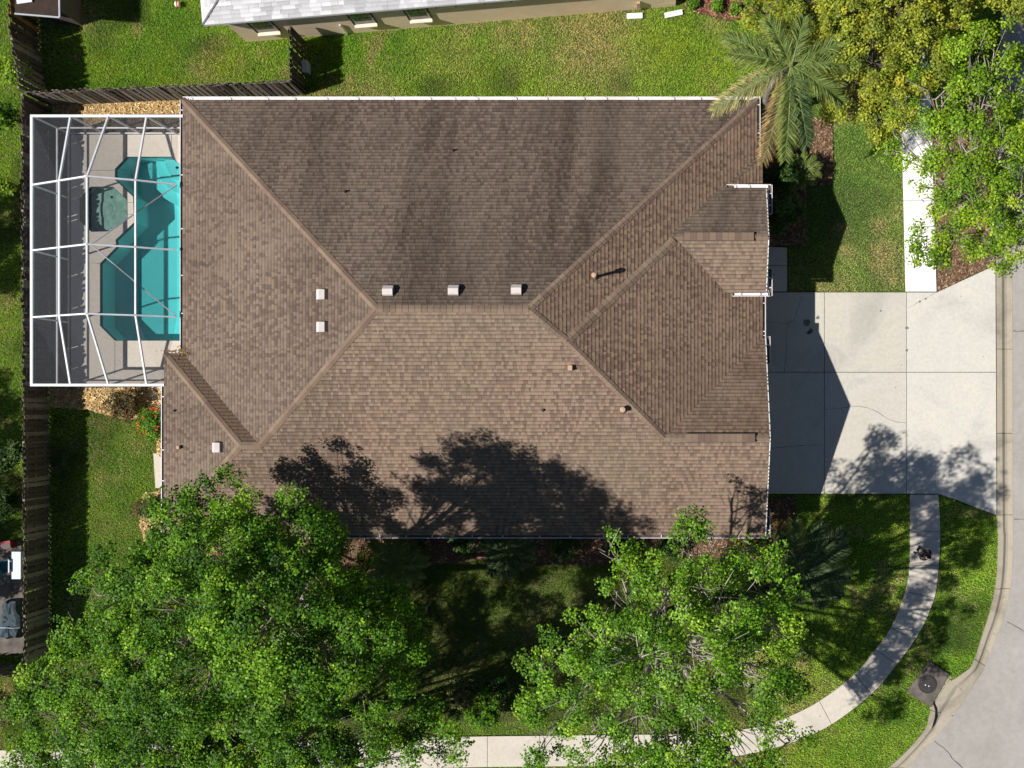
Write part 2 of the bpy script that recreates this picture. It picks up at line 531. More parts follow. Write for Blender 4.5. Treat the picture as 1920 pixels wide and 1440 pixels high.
# asphalt cracks
def ribbon(name, pts, w, z, m, parent, jitter=0.02, seed=0):
    rr = random.Random(seed)
    mb = MB()
    pts = smooth_line(pts, 0.15)
    L = []; R = []
    for i, p in enumerate(pts):
        a = pts[max(i - 1, 0)]; b = pts[min(i + 1, len(pts) - 1)]
        dx, dy = b[0] - a[0], b[1] - a[1]; l = math.hypot(dx, dy) or 1
        nx, ny = -dy / l, dx / l
        j = rr.uniform(-jitter, jitter); ww = w * rr.uniform(0.4, 1.3) / 2
        L.append((p[0] + nx * (j + ww), p[1] + ny * (j + ww), z)); R.append((p[0] + nx * (j - ww), p[1] + ny * (j - ww), z))
    for i in range(len(pts) - 1):
        mb.add([R[i], R[i + 1], L[i + 1], L[i]], [(0, 1, 2, 3)])
    return mb.build(name, m, parent, recalc=False)
for k, pts in enumerate([[(1752, 1390), (1775, 1408), (1788, 1425), (1805, 1440)], [(1889, 1166), (1905, 1175), (1925, 1186)], [(1900, 621), (1925, 621)], [(1902, 973), (1925, 974)], [(1800, 1446), (1820, 1470)]]):
    ribbon('crack', [W(*p) for p in pts], 0.035, -0.003, M['crack'], road, seed=k)

# curb and gutter in cast segments
curb = empty('curb', (14.5, 0, 0)); tag(curb, 'concrete curb and gutter along the street', 'curb', kind='structure')
prof = [(0.0, 0.055), (0.32, 0.05), (0.52, -0.035), (0.68, -0.045), (1.0, 0.0)]
n = len(COa)
cum = np.r_[0, np.cumsum(np.hypot(*np.diff(COa, axis=0).T))]
i = 0
while i < n - 1:
    j = i + 1
    while j < n - 1 and cum[j] - cum[i] < 3.0: j += 1
    mb = MB()
    rows = []
    for k in range(i, j + 1):
        p = COa[k].copy(); q = CIa[k].copy()
        if k == i and i > 0:
            d = COa[k + 1] - COa[k]; d = d / np.linalg.norm(d) * 0.022; p = p + d; q = q + d
        rows.append([(p[0] + (q[0] - p[0]) * t, p[1] + (q[1] - p[1]) * t, z) for t, z in prof])
    for a, b in zip(rows[:-1], rows[1:]):
        for t in range(len(prof) - 1):
            mb.add([a[t], a[t + 1], b[t + 1], b[t]], [(0, 1, 2, 3)])
        mb.add([a[0], b[0], (b[0][0], b[0][1], -0.2), (a[0][0], a[0][1], -0.2)], [(0, 1, 2, 3)])
    mb.build('curb_segment', M['curb'], curb, recalc=False)
    i = j

# driveway slabs
drive = empty('driveway', (*W(1640, 740), 0)); tag(drive, 'pale concrete driveway slabs between house and street', 'driveway', kind='structure')
def slab(name, pts, z1, m, parent, shrink=0.012, z0=-0.12):
    P = [Vector((*p, 0)) for p in pts]
    c = sum(P, Vector()) / len(P)
    n = len(P); out = []
    area = sum(P[i].x * P[(i + 1) % n].y - P[(i + 1) % n].x * P[i].y for i in range(n))
    sg = 1 if area > 0 else -1
    for i in range(n):
        a, b, d = P[i - 1], P[i], P[(i + 1) % n]
        e1 = (b - a).normalized(); e2 = (d - b).normalized()
        n1 = Vector((-e1.y, e1.x, 0)) * sg; n2 = Vector((-e2.y, e2.x, 0)) * sg
        k = (n1 + n2); k = k / max(0.3, k.dot(n1))
        out.append((b.x + k.x * shrink, b.y + k.y * shrink))
    # small arris bevel so that edges catch light
    inner = []
    mb = MB()
    mb.prism(out, z0, z1)
    return mb.build(name, m, parent)
dz = 0.03
cols = [(1396, 1545.5), (1545.5, 1699.5)]
for ku, (u0, u1) in enumerate(cols):
    for kv, (v0, v1) in enumerate(((548, 698), (698, 926))):
        slab('slab', [W(u0, v0), W(u0, v1), W(u1, v1), W(u1, v0)], dz, M[['driveway_b', 'driveway'][(ku + kv + 1) % 2] if ku else 'driveway_b'], drive)
slab('slab', [W(1699.5, 548), W(1699.5, 698), W(1867.5, 698), W(1866.5, 497), W(1756, 548)], dz, M['driveway_c'], drive)
slab('slab', [W(1699.5, 698), W(1699.5, 926), W(1757, 926), W(1790, 936), W(1830, 952), W(1868.5, 966), W(1867.5, 698)], dz, M['driveway_c'], drive)
NOGRASS.append(pxpoly([(1380, 546), (1756, 546), (1872, 493), (1875, 970), (1757, 927), (1380, 927)]))
for k, (pts, w) in enumerate([([(1547, 768), (1580, 765), (1610, 762), (1640, 770), (1670, 788), (1698, 793)], 0.016),
                              ([(1446, 841), (1470, 838), (1510, 835), (1543, 834)], 0.022),
                              ([(1503, 556), (1495, 580), (1488, 600), (1478, 606), (1474, 625), (1475, 655), (1470, 697)], 0.018),
                              ([(1440, 603), (1458, 606), (1477, 607)], 0.012),
                              ([(1702, 578), (1720, 568), (1740, 556), (1752, 550)], 0.014)]):
    ribbon('crack', [W(*p) for p in pts], w, dz + 0.004, M['crack'], drive, 0.012, k)
rr = random.Random(3)
for u, v, r in [(1520, 620, .16), (1512, 604, .2), (1516, 624, .12), (1533, 596, .1), (1724, 566, .07), (1735, 560, .06), (1700, 615, .09), (1700, 657, .08), (1651, 583, .06)]:
    x, y = W(u, v); mb = MB()
    mb.add([(x + r * rr.uniform(.5, 1) * math.cos(t * .785), y + r * rr.uniform(.5, 1) * math.sin(t * .785), dz + .005) for t in range(8)], [tuple(range(8))])
    mb.build('stain', M['stain'], drive, recalc=False)

# sidewalks
walkN = empty('sidewalk', (*W(1725, 400), 0)); tag(walkN, 'bright clean concrete sidewalk north of the driveway', 'sidewalk', kind='structure')
vs = [547, 490, 433.5, 376, 318, 262, 205, 148, 90, 30, -30, -90]
for a, b in zip(vs[:-1], vs[1:]):
    xl = lambda v: 1698 - (547 - v) * 0.024
    xr = lambda v: 1756 - (547 - v) * 0.03
    slab('slab', [W(xl(a), a), W(xr(a), a), W(xr(b), b), W(xl(b), b)], dz + 0.004, M['walk_clean'], walkN)
NOGRASS.append(pxpoly([(1696, 550), (1758, 550), (1742, -100), (1680, -100)]))
walkS = empty('sidewalk', (*W(1650, 1240), 0)); tag(walkS, 'curving concrete sidewalk south of the driveway', 'sidewalk', kind='structure')
SL = [(1705.5, 927), (1706, 997), (1705, 1060), (1697.5, 1109), (1670, 1177), (1641, 1217), (1602.5, 1264), (1536, 1314), (1474, 1345), (1411, 1364), (1340, 1372), (1260, 1376), (1180, 1377), (1105, 1378), (1012, 1379), (914, 1380), (820, 1382), (725, 1384), (628, 1387), (530, 1390), (435, 1393), (340, 1396), (240, 1399), (140, 1402), (40, 1405), (-60, 1408)]
SR = [(1759.5, 927), (1763, 997), (1760, 1060), (1752, 1121), (1725, 1184), (1681, 1246), (1634, 1301), (1559, 1358), (1493, 1389), (1425, 1409), (1350, 1422), (1260, 1432), (1180, 1434), (1105, 1436), (1012, 1437), (914, 1438), (820, 1440), (725, 1442), (628, 1445), (530, 1448), (435, 1451), (340, 1454), (240, 1457), (140, 1460), (40, 1463), (-60, 1466)]
sLa = [W(*p) for p in SL]; sRa = [W(*p) for p in SR]
sln = smooth_n(sLa, 4); srn = smooth_n(sRa, 4)
for k in range(len(SL) - 1):
    i0, i1 = k * 4, k * 4 + 4
    pts = [tuple(sln[i]) for i in range(i0, i1 + 1)] + [tuple(srn[i]) for i in range(i1, i0 - 1, -1)]
    pts[0] = tuple(np.array(pts[0])); 
    slab('slab', pts, dz + 0.004, M['walk'], walkS, 0.010)
ribbon('crack', [W(*p) for p in [(1671, 1177), (1690, 1187), (1708, 1195), (1716, 1190)]], 0.02, dz + .008, M['crack'], walkS, 0.01, 5)
mb = MB(); a = W(1473, 1347); b = W(1491, 1389)
mb.bar((*a, dz + .006), (*b, dz + .006), 0.15, 0.012); mb.build('joint_patch', M['white'], walkS)
NOGRASS.append([tuple(p) for p in sln] + [tuple(p) for p in srn[::-1]])

# storm drain inlet
inlet = empty('storm_drain', (*W(1740, 1283), 0), 'dark stained storm drain slab with round iron manhole cover beside the curb', 'storm drain')
top = [W(1742, 1239), W(1779, 1264), W(1744, 1326), W(1700, 1297)]
NOGRASS.append(top)
mb = MB(); mb.prism(top, -0.3, 0.06)
mb.build('slab', M['inlet'], inlet)
cx, cy = W(1738, 1282)
mb = MB(); mb.lathe((cx, cy, 0.06), [(0.40, 0.0), (0.40, 0.022), (0.37, 0.026), (0.365, 0.014), (0.355, 0.014), (0.35, 0.024), (0.0, 0.026)], 32); cover = mb.build('manhole_cover', M['iron'], inlet, smooth=False)
for du, dv in ((-3.6, 1.5), (2.6, 3.5)):
    px, py = W(1738 + du, 1282 + dv)
    mb = MB(); mb.lathe((px, py, 0.087), [(0.028, 0), (0.022, 0.008), (0, 0.01)], 10); mb.build('lifting_stud', M['white'], cover)
mb = MB(); mb.prism([W(1744, 1326), W(1779, 1264), W(1812, 1307), W(1793, 1334), W(1756, 1368)], -0.06, -0.024); mb.build('apron', M['apron'], inlet)
mb = MB()
for t in np.linspace(0, 1, 7)[:-1]:
    p = [W(1752, 1316), W(1757, 1330), W(1757, 1342), W(1752, 1356), W(1745, 1366)]
pp = [W(1748, 1316), W(1752, 1316), W(1757, 1328), W(1757.5, 1342), W(1752, 1358), W(1746, 1366), W(1752, 1345), W(1753, 1332)]
mb.prism(pp, -0.03, 0.058); mb.build('throat', M['black'], inlet)

# ------------------------------------------------------------------ pool deck, pool, spa
DX0, DX1, DY0, DY1 = -25.05, -18.58, 0.98, 11.76
pool_px = [(238, 294), (321, 294), (349, 318), (349, 339), (349, 639), (216, 639), (188, 611), (188, 494), (219, 463), (217, 450), (252, 417), (250, 369), (216, 337), (216, 317)]
pool = pxpoly(pool_px)
spa = pxpoly([(171, 350), (212, 350), (239, 374), (240, 408), (209, 434), (172, 435), (150, 414), (150, 371)])
deck = empty('pool_deck', (-22, 6, 0)); tag(deck, 'cream painted concrete pool deck inside the cage', 'pool deck', kind='structure')
mb = MB()
mb.prism([(DX0, DY0), (DX1, DY0), (DX1, DY1), (DX0, DY1)], -0.1, 0.03, holes=[pool, spa])
mb.build('slab', M['deck'], deck)
for pts in ([(238, 291), (237, 252)], [(322, 291), (322, 252)], [(160, 320), (238, 319)], [(187, 494), (172, 493)], [(216, 641), (216, 700)], [(240, 380), (252, 380)], [(240, 402), (252, 402)]):
    ribbon('joint', [W(*p) for p in pts], 0.018, 0.034, M['crack'], deck, 0.0)
NOGRASS.append([(DX0, DY0), (DX1, DY0), (DX1, DY1), (DX0, DY1)])

def basin(poly, z, m, name, parent, z1=0.0):
    mb = MB()
    n = len(poly)
    for i in range(n):
        a, b = poly[i], poly[(i + 1) % n]
        mb.add([(a[0], a[1], z1), (b[0], b[1], z1), (b[0], b[1], z), (a[0], a[1], z)], [(0, 1, 2, 3)])
    tris = tessellate_polygon([[Vector((*p, 0)) for p in poly]])
    mb.add([(p[0], p[1], z) for p in poly], [tuple(t) for t in tris])
    return mb.build(name, m, parent, recalc=False)
def flat(poly, z, m, name, parent):
    tris = tessellate_polygon([[Vector((*p, 0)) for p in poly]])
    fs = []
    for t in tris:
        a, b, c = (poly[i] for i in t)
        fs.append(tuple(t) if (b[0] - a[0]) * (c[1] - a[1]) - (b[1] - a[1]) * (c[0] - a[0]) > 0 else tuple(reversed(t)))
    mb = MB(); mb.add([(p[0], p[1], z) for p in poly], fs)
    return mb.build(name, m, parent, recalc=False)
def inset(poly, d):
    n = len(poly); out = []
    A = sum(poly[i][0] * poly[(i + 1) % n][1] - poly[(i + 1) % n][0] * poly[i][1] for i in range(n))
    sg = 1 if A > 0 else -1
    for i in range(n):
        a, b, c = (Vector((*poly[k % n], 0)) for k in (i - 1, i, i + 1))
        e1 = (b - a).normalized(); e2 = (c - b).normalized()
        n1 = Vector((-e1.y, e1.x, 0)) * sg; n2 = Vector((-e2.y, e2.x, 0)) * sg
        k = n1 + n2; k = k / max(0.35, k.dot(n1))
        out.append((b.x + k.x * d, b.y + k.y * d))
    return out
def band(poly, d, z0, z1, m, name, parent):
    ins = inset(poly, d); mb = MB(); n = len(poly)
    for i in range(n):
        j = (i + 1) % n
        a, b, c, e = poly[i], poly[j], ins[j], ins[i]
        mb.add([(*a, z1), (*b, z1), (*c, z1), (*e, z1), (*c, z0), (*e, z0)], [(0, 1, 2, 3), (3, 2, 4, 5)])
    return mb.build(name, m, parent, recalc=False)

sp = empty('swimming_pool', (*W(270, 470), 0), 'turquoise swimming pool with angled corners under the screen cage', 'swimming pool')
basin(pool, -1.25, M['plaster'], 'basin', sp, 0.0)
band(pool, 0.02, -0.16, 0.025, M['tile'], 'tile_band', sp)
flat(inset(pool, 0.004), -0.10, M['water'], 'water', sp)
# shallow entry steps at the north-east corner and a swim bench
for k, r in enumerate((1.0, 1.5, 2.0)):
    cxs, cys = W(345, 296)
    pts = [(cxs, cys)] + [(cxs + r * math.cos(a), cys + r * math.sin(a)) for a in np.linspace(math.pi, 1.5 * math.pi, 10)]
    mb = MB(); mb.prism(pts, -1.24, -0.35 - 0.27 * k); mb.build('step', M['plaster'], sp)
for u, v in ((325, 311), (337, 611), (318, 630), (335, 631)):
    mb = MB(); mb.lathe((*W(u, v), -1.25 if v > 400 else -0.35), [(0.06, 0), (0.06, 0.02), (0, 0.022)], 10); mb.build('drain_fitting', M['black'], sp)

st = empty('hot_tub', (*W(197, 392), 0), 'grey green octagonal hot tub beside the pool', 'hot tub')
basin(spa, -0.42, M['spa_plaster'], 'bench', st)
c = W(203, 394, -0.9)
mb = MB(); mb.lathe((c[0], c[1], -0.415), [(0.62, 0.0), (0.55, 0.004), (0.50, 0.003), (0.0, 0.002)], 24); mb.build('footwell', M['spa_plaster'], st)
mb = MB(); mb.lathe((c[0] + .1, c[1] - .05, -0.41), [(0.36, 0.0), (0.34, 0.012), (0.2, 0.03), (0, 0.034)], 20); mb.build('bubble_dome', M['spa_plaster'], st)
band(spa, 0.02, -0.14, 0.025, M['tile'], 'tile_band', st)
flat(inset(spa, 0.004), -0.09, M['spa_water'], 'water', st)
for u, v in ((200, 366), (233, 396), (201, 427)):
    mb = MB(); mb.lathe((*W(u, v), -0.42), [(0.05, 0), (0.05, 0.02), (0, 0.022)], 10); mb.build('jet', M['black'], st)

# pool cage
cage = empty('pool_cage', (-22, 6.3, 0), 'white aluminium pool cage with mansard roof and grey insect screens', 'pool cage')
X = [-25.14, -23.58, -22.04, -20.50, -19.22]
Z = [2.70, 3.50, 4.30, 3.60, 2.82]
Yr = [9.02, 6.37, 3.67]
YN, YS, ZT = 11.81, 0.93, 2.70
w, h = 0.062, 0.09
def beam(name, p, q, ww=w, hh=h, mm=None):
    mb = MB(); mb.bar(p, q, ww, hh); return mb.build(name, mm or M['alu'], cage)
beam('top_plate', (X[0] - .05, YN, ZT), (-19.02, YN, ZT), .10, .11)
beam('top_plate', (X[0] - .05, YS, ZT), (-19.78, YS, ZT), .10, .11)
beam('top_plate', (X[0], YS + .05, ZT + .003), (X[0], YN - .05, ZT + .003), .10, .11)
for y in Yr:
    for i in range(4):
        beam('rafter', (X[i], y, Z[i] + .01), (X[i + 1], y, Z[i + 1] + .01))
for i in (1, 2, 3):
    for a, b in zip(Yr[:-1], Yr[1:]):
        beam('purlin', (X[i], a - .04, Z[i] + .006), (X[i], b + .04, Z[i] + .006))
    beam('hip_rafter', (X[i], YN, ZT), (X[i], Yr[0], Z[i] + .004))
    beam('hip_rafter', (X[i], YS, ZT), (X[i], Yr[2], Z[i] + .004))
for y in Yr + [YN, YS]:
    beam('post', (X[0], y, 0.03), (X[0], y, ZT - .05), .06, .06)
for x in X[1:4] + [X[4] + .02]:
    beam('post', (x, YN, 0.03), (x, YN, ZT - .05), .09 if x > -21 else .07, .06)
for x in X[1:4]:
    beam('post', (x, YS, 0.03), (x, YS, ZT - .05), .06, .06)
for z in (0.93, 0.075):
    beam('chair_rail' if z > .5 else 'sill_rail', (X[0] + .003, YS + .04, z), (X[0] + .003, YN - .04, z), .055, .06)
    beam('chair_rail' if z > .5 else 'sill_rail', (X[0] + .04, YN - .003, z), (X[4], YN - .003, z), .055, .06)
    beam('chair_rail' if z > .5 else 'sill_rail', (X[0] + .04, YS + .003, z), (-19.78, YS + .003, z), .055, .06)
for a, b in (((X[4], Yr[0], Z[4]), (X[2] + .12, Yr[1], Z[2] - .02)), ((X[2] + .12, Yr[1], Z[2] - .02), (X[4], Yr[2], Z[4]))):
    beam('brace', a, b, .035, .05, M['cable'])
def panel(*pts):
    wall = abs(pts[0][0] - pts[2][0]) < .01 or abs(pts[0][1] - pts[2][1]) < .01
    if abs(pts[0][0] - pts[2][0]) < .01: pts = [(p[0] - .036, p[1], p[2]) for p in pts]
    elif wall: pts = [(p[0], p[1] + (.036 if p[1] > 6 else -.036), p[2]) for p in pts]
    mb = MB(); mb.add(pts, [tuple(range(len(pts)))]); return mb.build('screen_panel', M['screen_wall' if wall else 'screen'], cage, recalc=False)
for i in range(4):
    for a, b in zip(Yr[:-1], Yr[1:]):
        panel((X[i], a, Z[i]), (X[i], b, Z[i]), (X[i + 1], b, Z[i + 1]), (X[i + 1], a, Z[i + 1]))
    panel((X[i], YN, ZT), (X[i], Yr[0], Z[i]), (X[i + 1], Yr[0], Z[i + 1]), (X[i + 1], YN, ZT))
    x1 = min(X[i + 1], -19.8) if i == 3 else X[i + 1]
    panel((X[i], Yr[2], Z[i]), (X[i], YS, ZT), (x1, YS, ZT), (X[i + 1], Yr[2], Z[i + 1]))
ys = [YN] + Yr + [YS]
for a, b in zip(ys[:-1], ys[1:]):
    panel((X[0], a, .93), (X[0], b, .93), (X[0], b, ZT), (X[0], a, ZT))
    panel((X[0], a, .08), (X[0], b, .08), (X[0], b, .92), (X[0], a, .92))
for y, xe in ((YN, X[4]), (YS, -19.8)):
    xs = X[:4] + [xe]
    for a, b in zip(xs[:-1], xs[1:]):
        panel((a, y, .93), (b, y, .93), (b, y, ZT), (a, y, ZT))
        panel((a, y, .08), (b, y, .08), (b, y, .92), (a, y, .92))

# ------------------------------------------------------------------ roofs
PITCH = 5.0 / 12.0
def clip(poly, a, b, c):
    """keep a*x+b*y+c >= 0"""
    out = []
    n = len(poly)
    for i in range(n):
        p, q = poly[i], poly[(i + 1) % n]
        dp = a * p[0] + b * p[1] + c; dq = a * q[0] + b * q[1] + c
        if dp >= 0: out.append(p)
        if (dp > 0 and dq < 0) or (dp < 0 and dq > 0):
            t = dp / (dp - dq)
            out.append((p[0] + (q[0] - p[0]) * t, p[1] + (q[1] - p[1]) * t))
    return out
def parea(p):
    return abs(sum(p[i][0] * p[(i + 1) % len(p)][1] - p[(i + 1) % len(p)][0] * p[i][1] for i in range(len(p)))) / 2 if len(p) > 2 else 0

class Roof:
    def __init__(self, comps, pitch=PITCH):
        # comp: (eave z, [(nx, ny, d)...] sloping faces, [(nx, ny, d)...] plain limits)
        self.comps = comps; self.p = pitch
        self.faces = []
        for i, (ez, fs, lim) in enumerate(comps):
            for fi, fc in enumerate(fs):
                poly = [(-200, -200), (200, -200), (200, 200), (-200, 200)]
                for nx, ny, d in fs + lim: poly = clip(poly, -nx, -ny, d)
                for k, g in enumerate(fs):
                    if k != fi: poly = clip(poly, *self.diff(ez, g, ez, fc))
                    if not poly: break
                pieces = [poly]
                for j, (ez2, fs2, lim2) in enumerate(comps):
                    if j == i: continue
                    hps = [(-nx, -ny, d) for nx, ny, d in fs2 + lim2]
                    for g in fs2:
                        a, b, c = self.diff(ez2, g, ez, fc)
                        hps.append((a, b, c + (1e-6 if j < i else -1e-6)))
                    new = []
                    for pc in pieces:
                        cur = pc
                        for a, b, c in hps:
                            if len(cur) < 3: break
                            o = clip(cur, -a, -b, -c)
                            if parea(o) > 1e-4: new.append(o)
                            cur = clip(cur, a, b, c)
                    pieces = new
                pieces = [q for q in pieces if parea(q) > 1e-3]
                self.faces.append((ez, fc, pieces))
    def diff(self, ez1, g, ez2, f):
        """plane1 - plane2 as a*x+b*y+c"""
        p = self.p
        return (p * (-g[0] + f[0]), p * (-g[1] + f[1]), ez1 + p * g[2] - ez2 - p * f[2])
    def z(self, x, y):
        best = -9
        for ez, fs, lim in self.comps:
            if all(nx * x + ny * y <= d + 1e-6 for nx, ny, d in fs + lim):
                best = max(best, min(ez + self.p * (d - nx * x - ny * y) for nx, ny, d in fs))
        return best

def shingle_roof(roof, colour, parent, T=lambda x, y: (x, y), keep=None, single=None, nsingle=300, expo=0.141, tmin=.08, tmax=.19, seed=1, thick=0.013, band_k=.66, deck_m='roofdeck'):
    """deck planes plus every shingle tab as a small wedge; returns nothing. T maps local plan to world plan"""
    rr = random.Random(seed)
    p = roof.p
    deckm = MB()
    tabs = []
    for ez, (nx, ny, d), pieces in roof.faces:
        pl = lambda x, y: ez + p * (d - nx * x - ny * y)
        for pc in pieces:
            deckm.add([(*T(x, y), pl(x, y) - 0.012) for x, y in pc] , [tuple(range(len(pc)))])
        tx, ty = -ny, nx
        allp = [q for pc in pieces for q in pc]
        if not allp: continue
        smin = min(tx * x + ty * y for x, y in allp); smax = max(tx * x + ty * y for x, y in allp)
        tmx = max(d - nx * x - ny * y for x, y in allp)
        bbs = [(min(tx * x + ty * y for x, y in pc), max(tx * x + ty * y for x, y in pc), min(d - nx * x - ny * y for x, y in pc), max(d - nx * x - ny * y for x, y in pc), pc) for pc in pieces]
        k = 0
        while k * expo < tmx:
            t0, t1 = k * expo, (k + 1) * expo
            s = smin - rr.random() * .3
            up = False
            while s < smax:
                wd = rr.uniform(tmin, tmax)
                s1 = s + wd
                up = not up if rr.random() < .8 else up
                for b in bbs:
                    if s1 < b[0] or s > b[1] or t1 < b[2] or t0 > b[3]: continue
                    to = lambda ss, tt: (tx * ss + nx * (d - tt), ty * ss + ny * (d - tt))
                    rect = [to(s, t0), to(s1, t0), to(s1, t1), to(s, t1)]
                    a2 = sum(rect[i][0] * rect[(i + 1) % 4][1] - rect[(i + 1) % 4][0] * rect[i][1] for i in range(4))
                    if a2 < 0: rect.reverse()
                    pc = b[4]; q = rect
                    cp = sum(pc[i][0] * pc[(i + 1) % len(pc)][1] - pc[(i + 1) % len(pc)][0] * pc[i][1] for i in range(len(pc)))
                    P = pc if cp > 0 else pc[::-1]
                    for i in range(len(P)):
                        x0, y0 = P[i]; x1, y1 = P[(i + 1) % len(P)]
                        q = clip(q, -(y1 - y0), (x1 - x0), -(-(y1 - y0) * x0 + (x1 - x0) * y0))
                        if len(q) < 3: break
                    if len(q) < 3 or parea(q) < 2e-4: continue
                    cx = sum(v[0] for v in q) / len(q); cy = sum(v[1] for v in q) / len(q)
                    if keep and not keep(cx, cy): continue
                    lift = 0.007 if up else 0.0
                    vs = []
                    for x, y in q:
                        t = d - nx * x - ny * y
                        f = 1 - (t - t0) / expo
                        vs.append((*T(x, y), pl(x, y) + 0.002 + thick * f + lift))
                    base = [(v[0], v[1], v[2] - 0.014 - lift - thick * .6) for v in vs]
                    n = len(vs)
                    fs = [tuple(range(n))] + [((i + 1) % n, i, n + i, n + (i + 1) % n) for i in range(n)]
                    full = abs(parea(q) - wd * expo) < 1e-6
                    col = colour((nx, ny), cx, cy, d - nx * cx - ny * cy, up, rr)
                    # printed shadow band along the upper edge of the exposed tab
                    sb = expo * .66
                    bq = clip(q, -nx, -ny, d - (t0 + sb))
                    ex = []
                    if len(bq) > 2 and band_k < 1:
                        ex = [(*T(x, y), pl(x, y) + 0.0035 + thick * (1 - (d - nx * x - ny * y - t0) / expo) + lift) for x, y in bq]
                    tabs.append((vs + base, fs, col, full and wd > tmin * 1.5, pl(cx, cy), cx, cy, ex))
                s = s1
            k += 1
    dk = deckm.build('roof', M[deck_m], parent, recalc=False)
    cand = [i for i, t in enumerate(tabs) if t[3]]
    cand.sort(key=single or (lambda i: -tabs[i][4])) if single is None else cand.sort(key=lambda i: single(tabs[i][5], tabs[i][6]))
    chosen = set(cand[:nsingle])
    rest = MB()
    for i, (vs, fs, c, *_r) in enumerate(tabs):
        if i in chosen:
            mb = MB(); mb.add(vs, fs, c)
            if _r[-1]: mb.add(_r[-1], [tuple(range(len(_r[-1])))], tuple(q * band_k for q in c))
            mb.build('shingle', M['shingle'], dk, color=True)
        else:
            rest.add(vs, fs, c)
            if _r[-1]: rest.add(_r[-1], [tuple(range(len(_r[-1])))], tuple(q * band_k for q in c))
    o = rest.build('shingles', M['shingle'], dk, color=True)
    o['kind'] = 'stuff'
    return dk

# ------------------------------------------------------------------ the brown house
EZ = 2.70
XL, XR, YT, YB = -19.03, 4.20, 12.47, -5.14
compA = (EZ, [(1, 0, XR), (-1, 0, -XL), (0, 1, YT), (0, -1, -YB)], [])
compE = (EZ, [(-1, 0, 19.79), (0, 1, 2.22), (0, -1, 5.14)], [(1, 0, -12)])
compB = (EZ, [(1, 0, 4.42), (0, -1, 5.14), (0, 1, 10.16)], [(-1, 0, 8)])
compC = (EZ, [(0, 1, 2.82), (0, -1, 5.14)], [(1, 0, 4.56), (-1, 0, 3)])
compD = (3.33, [(0, 1, 8.77), (0, -1, -4.60)], [(1, 0, 4.52), (-1, 0, 2)])
roofA = Roof([compA, compE, compB, compC, compD])
house = empty('brown_house', (-7, 3.5, 0), 'large house with brown shingle hip roof in the middle of the lot', 'house')

TAN = np.array((0.355, 0.262, 0.190)); BRN = np.array((0.235, 0.160, 0.125)); MID = np.array((0.295, 0.210, 0.155)); GRY = np.array((0.30, 0.25, 0.18))
def brown(nrm, x, y, t, up, rr):
    patch = float(vnoise(x, y, 2.3, 3))
    r = rr.random() * .8 + .1 + (.2 if up else -.14) - .35 * (patch - .5)
    if r < 0.30: c = BRN
    elif r < 0.55: c = MID
    else: c = TAN
    g = 0.9 * max(0.0, float(vnoise(x, y, 3.1, 8)) - 0.42)
    c = c * (1 - g) + GRY * g
    c = c * rr.uniform(0.9, 1.08)
    # algae and weathering: slopes away from the street are stained in streaks running down the slope
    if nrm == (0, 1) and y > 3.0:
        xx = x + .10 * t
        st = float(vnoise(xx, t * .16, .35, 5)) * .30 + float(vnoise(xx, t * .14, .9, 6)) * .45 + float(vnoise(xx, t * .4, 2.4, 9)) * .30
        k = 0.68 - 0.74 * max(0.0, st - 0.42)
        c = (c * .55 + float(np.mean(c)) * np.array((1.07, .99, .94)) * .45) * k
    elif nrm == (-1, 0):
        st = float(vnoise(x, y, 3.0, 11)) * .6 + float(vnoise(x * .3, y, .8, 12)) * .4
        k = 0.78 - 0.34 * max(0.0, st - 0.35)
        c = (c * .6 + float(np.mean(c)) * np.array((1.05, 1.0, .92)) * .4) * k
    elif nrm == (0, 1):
        c = c * (0.80 - 0.25 * float(vnoise(x, y, .9, 13))) if x > -14 else MID * .55  # shadow on the extension's valley strip painted in as flat dark brown
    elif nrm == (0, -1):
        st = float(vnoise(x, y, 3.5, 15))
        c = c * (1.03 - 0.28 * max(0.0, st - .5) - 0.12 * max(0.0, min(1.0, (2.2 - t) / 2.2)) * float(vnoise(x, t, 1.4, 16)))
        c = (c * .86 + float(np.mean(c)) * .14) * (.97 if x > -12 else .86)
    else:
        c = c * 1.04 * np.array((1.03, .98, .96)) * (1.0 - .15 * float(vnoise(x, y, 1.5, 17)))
    return tuple((c * .66 + float(np.mean(c)) * np.array((1.27, .96, .77)) * .12 + MID * float(np.mean(c) / np.mean(MID)) * .22) * np.array((.80, .77, .745)))
roof_o = shingle_roof(roofA, brown, house, seed=4)

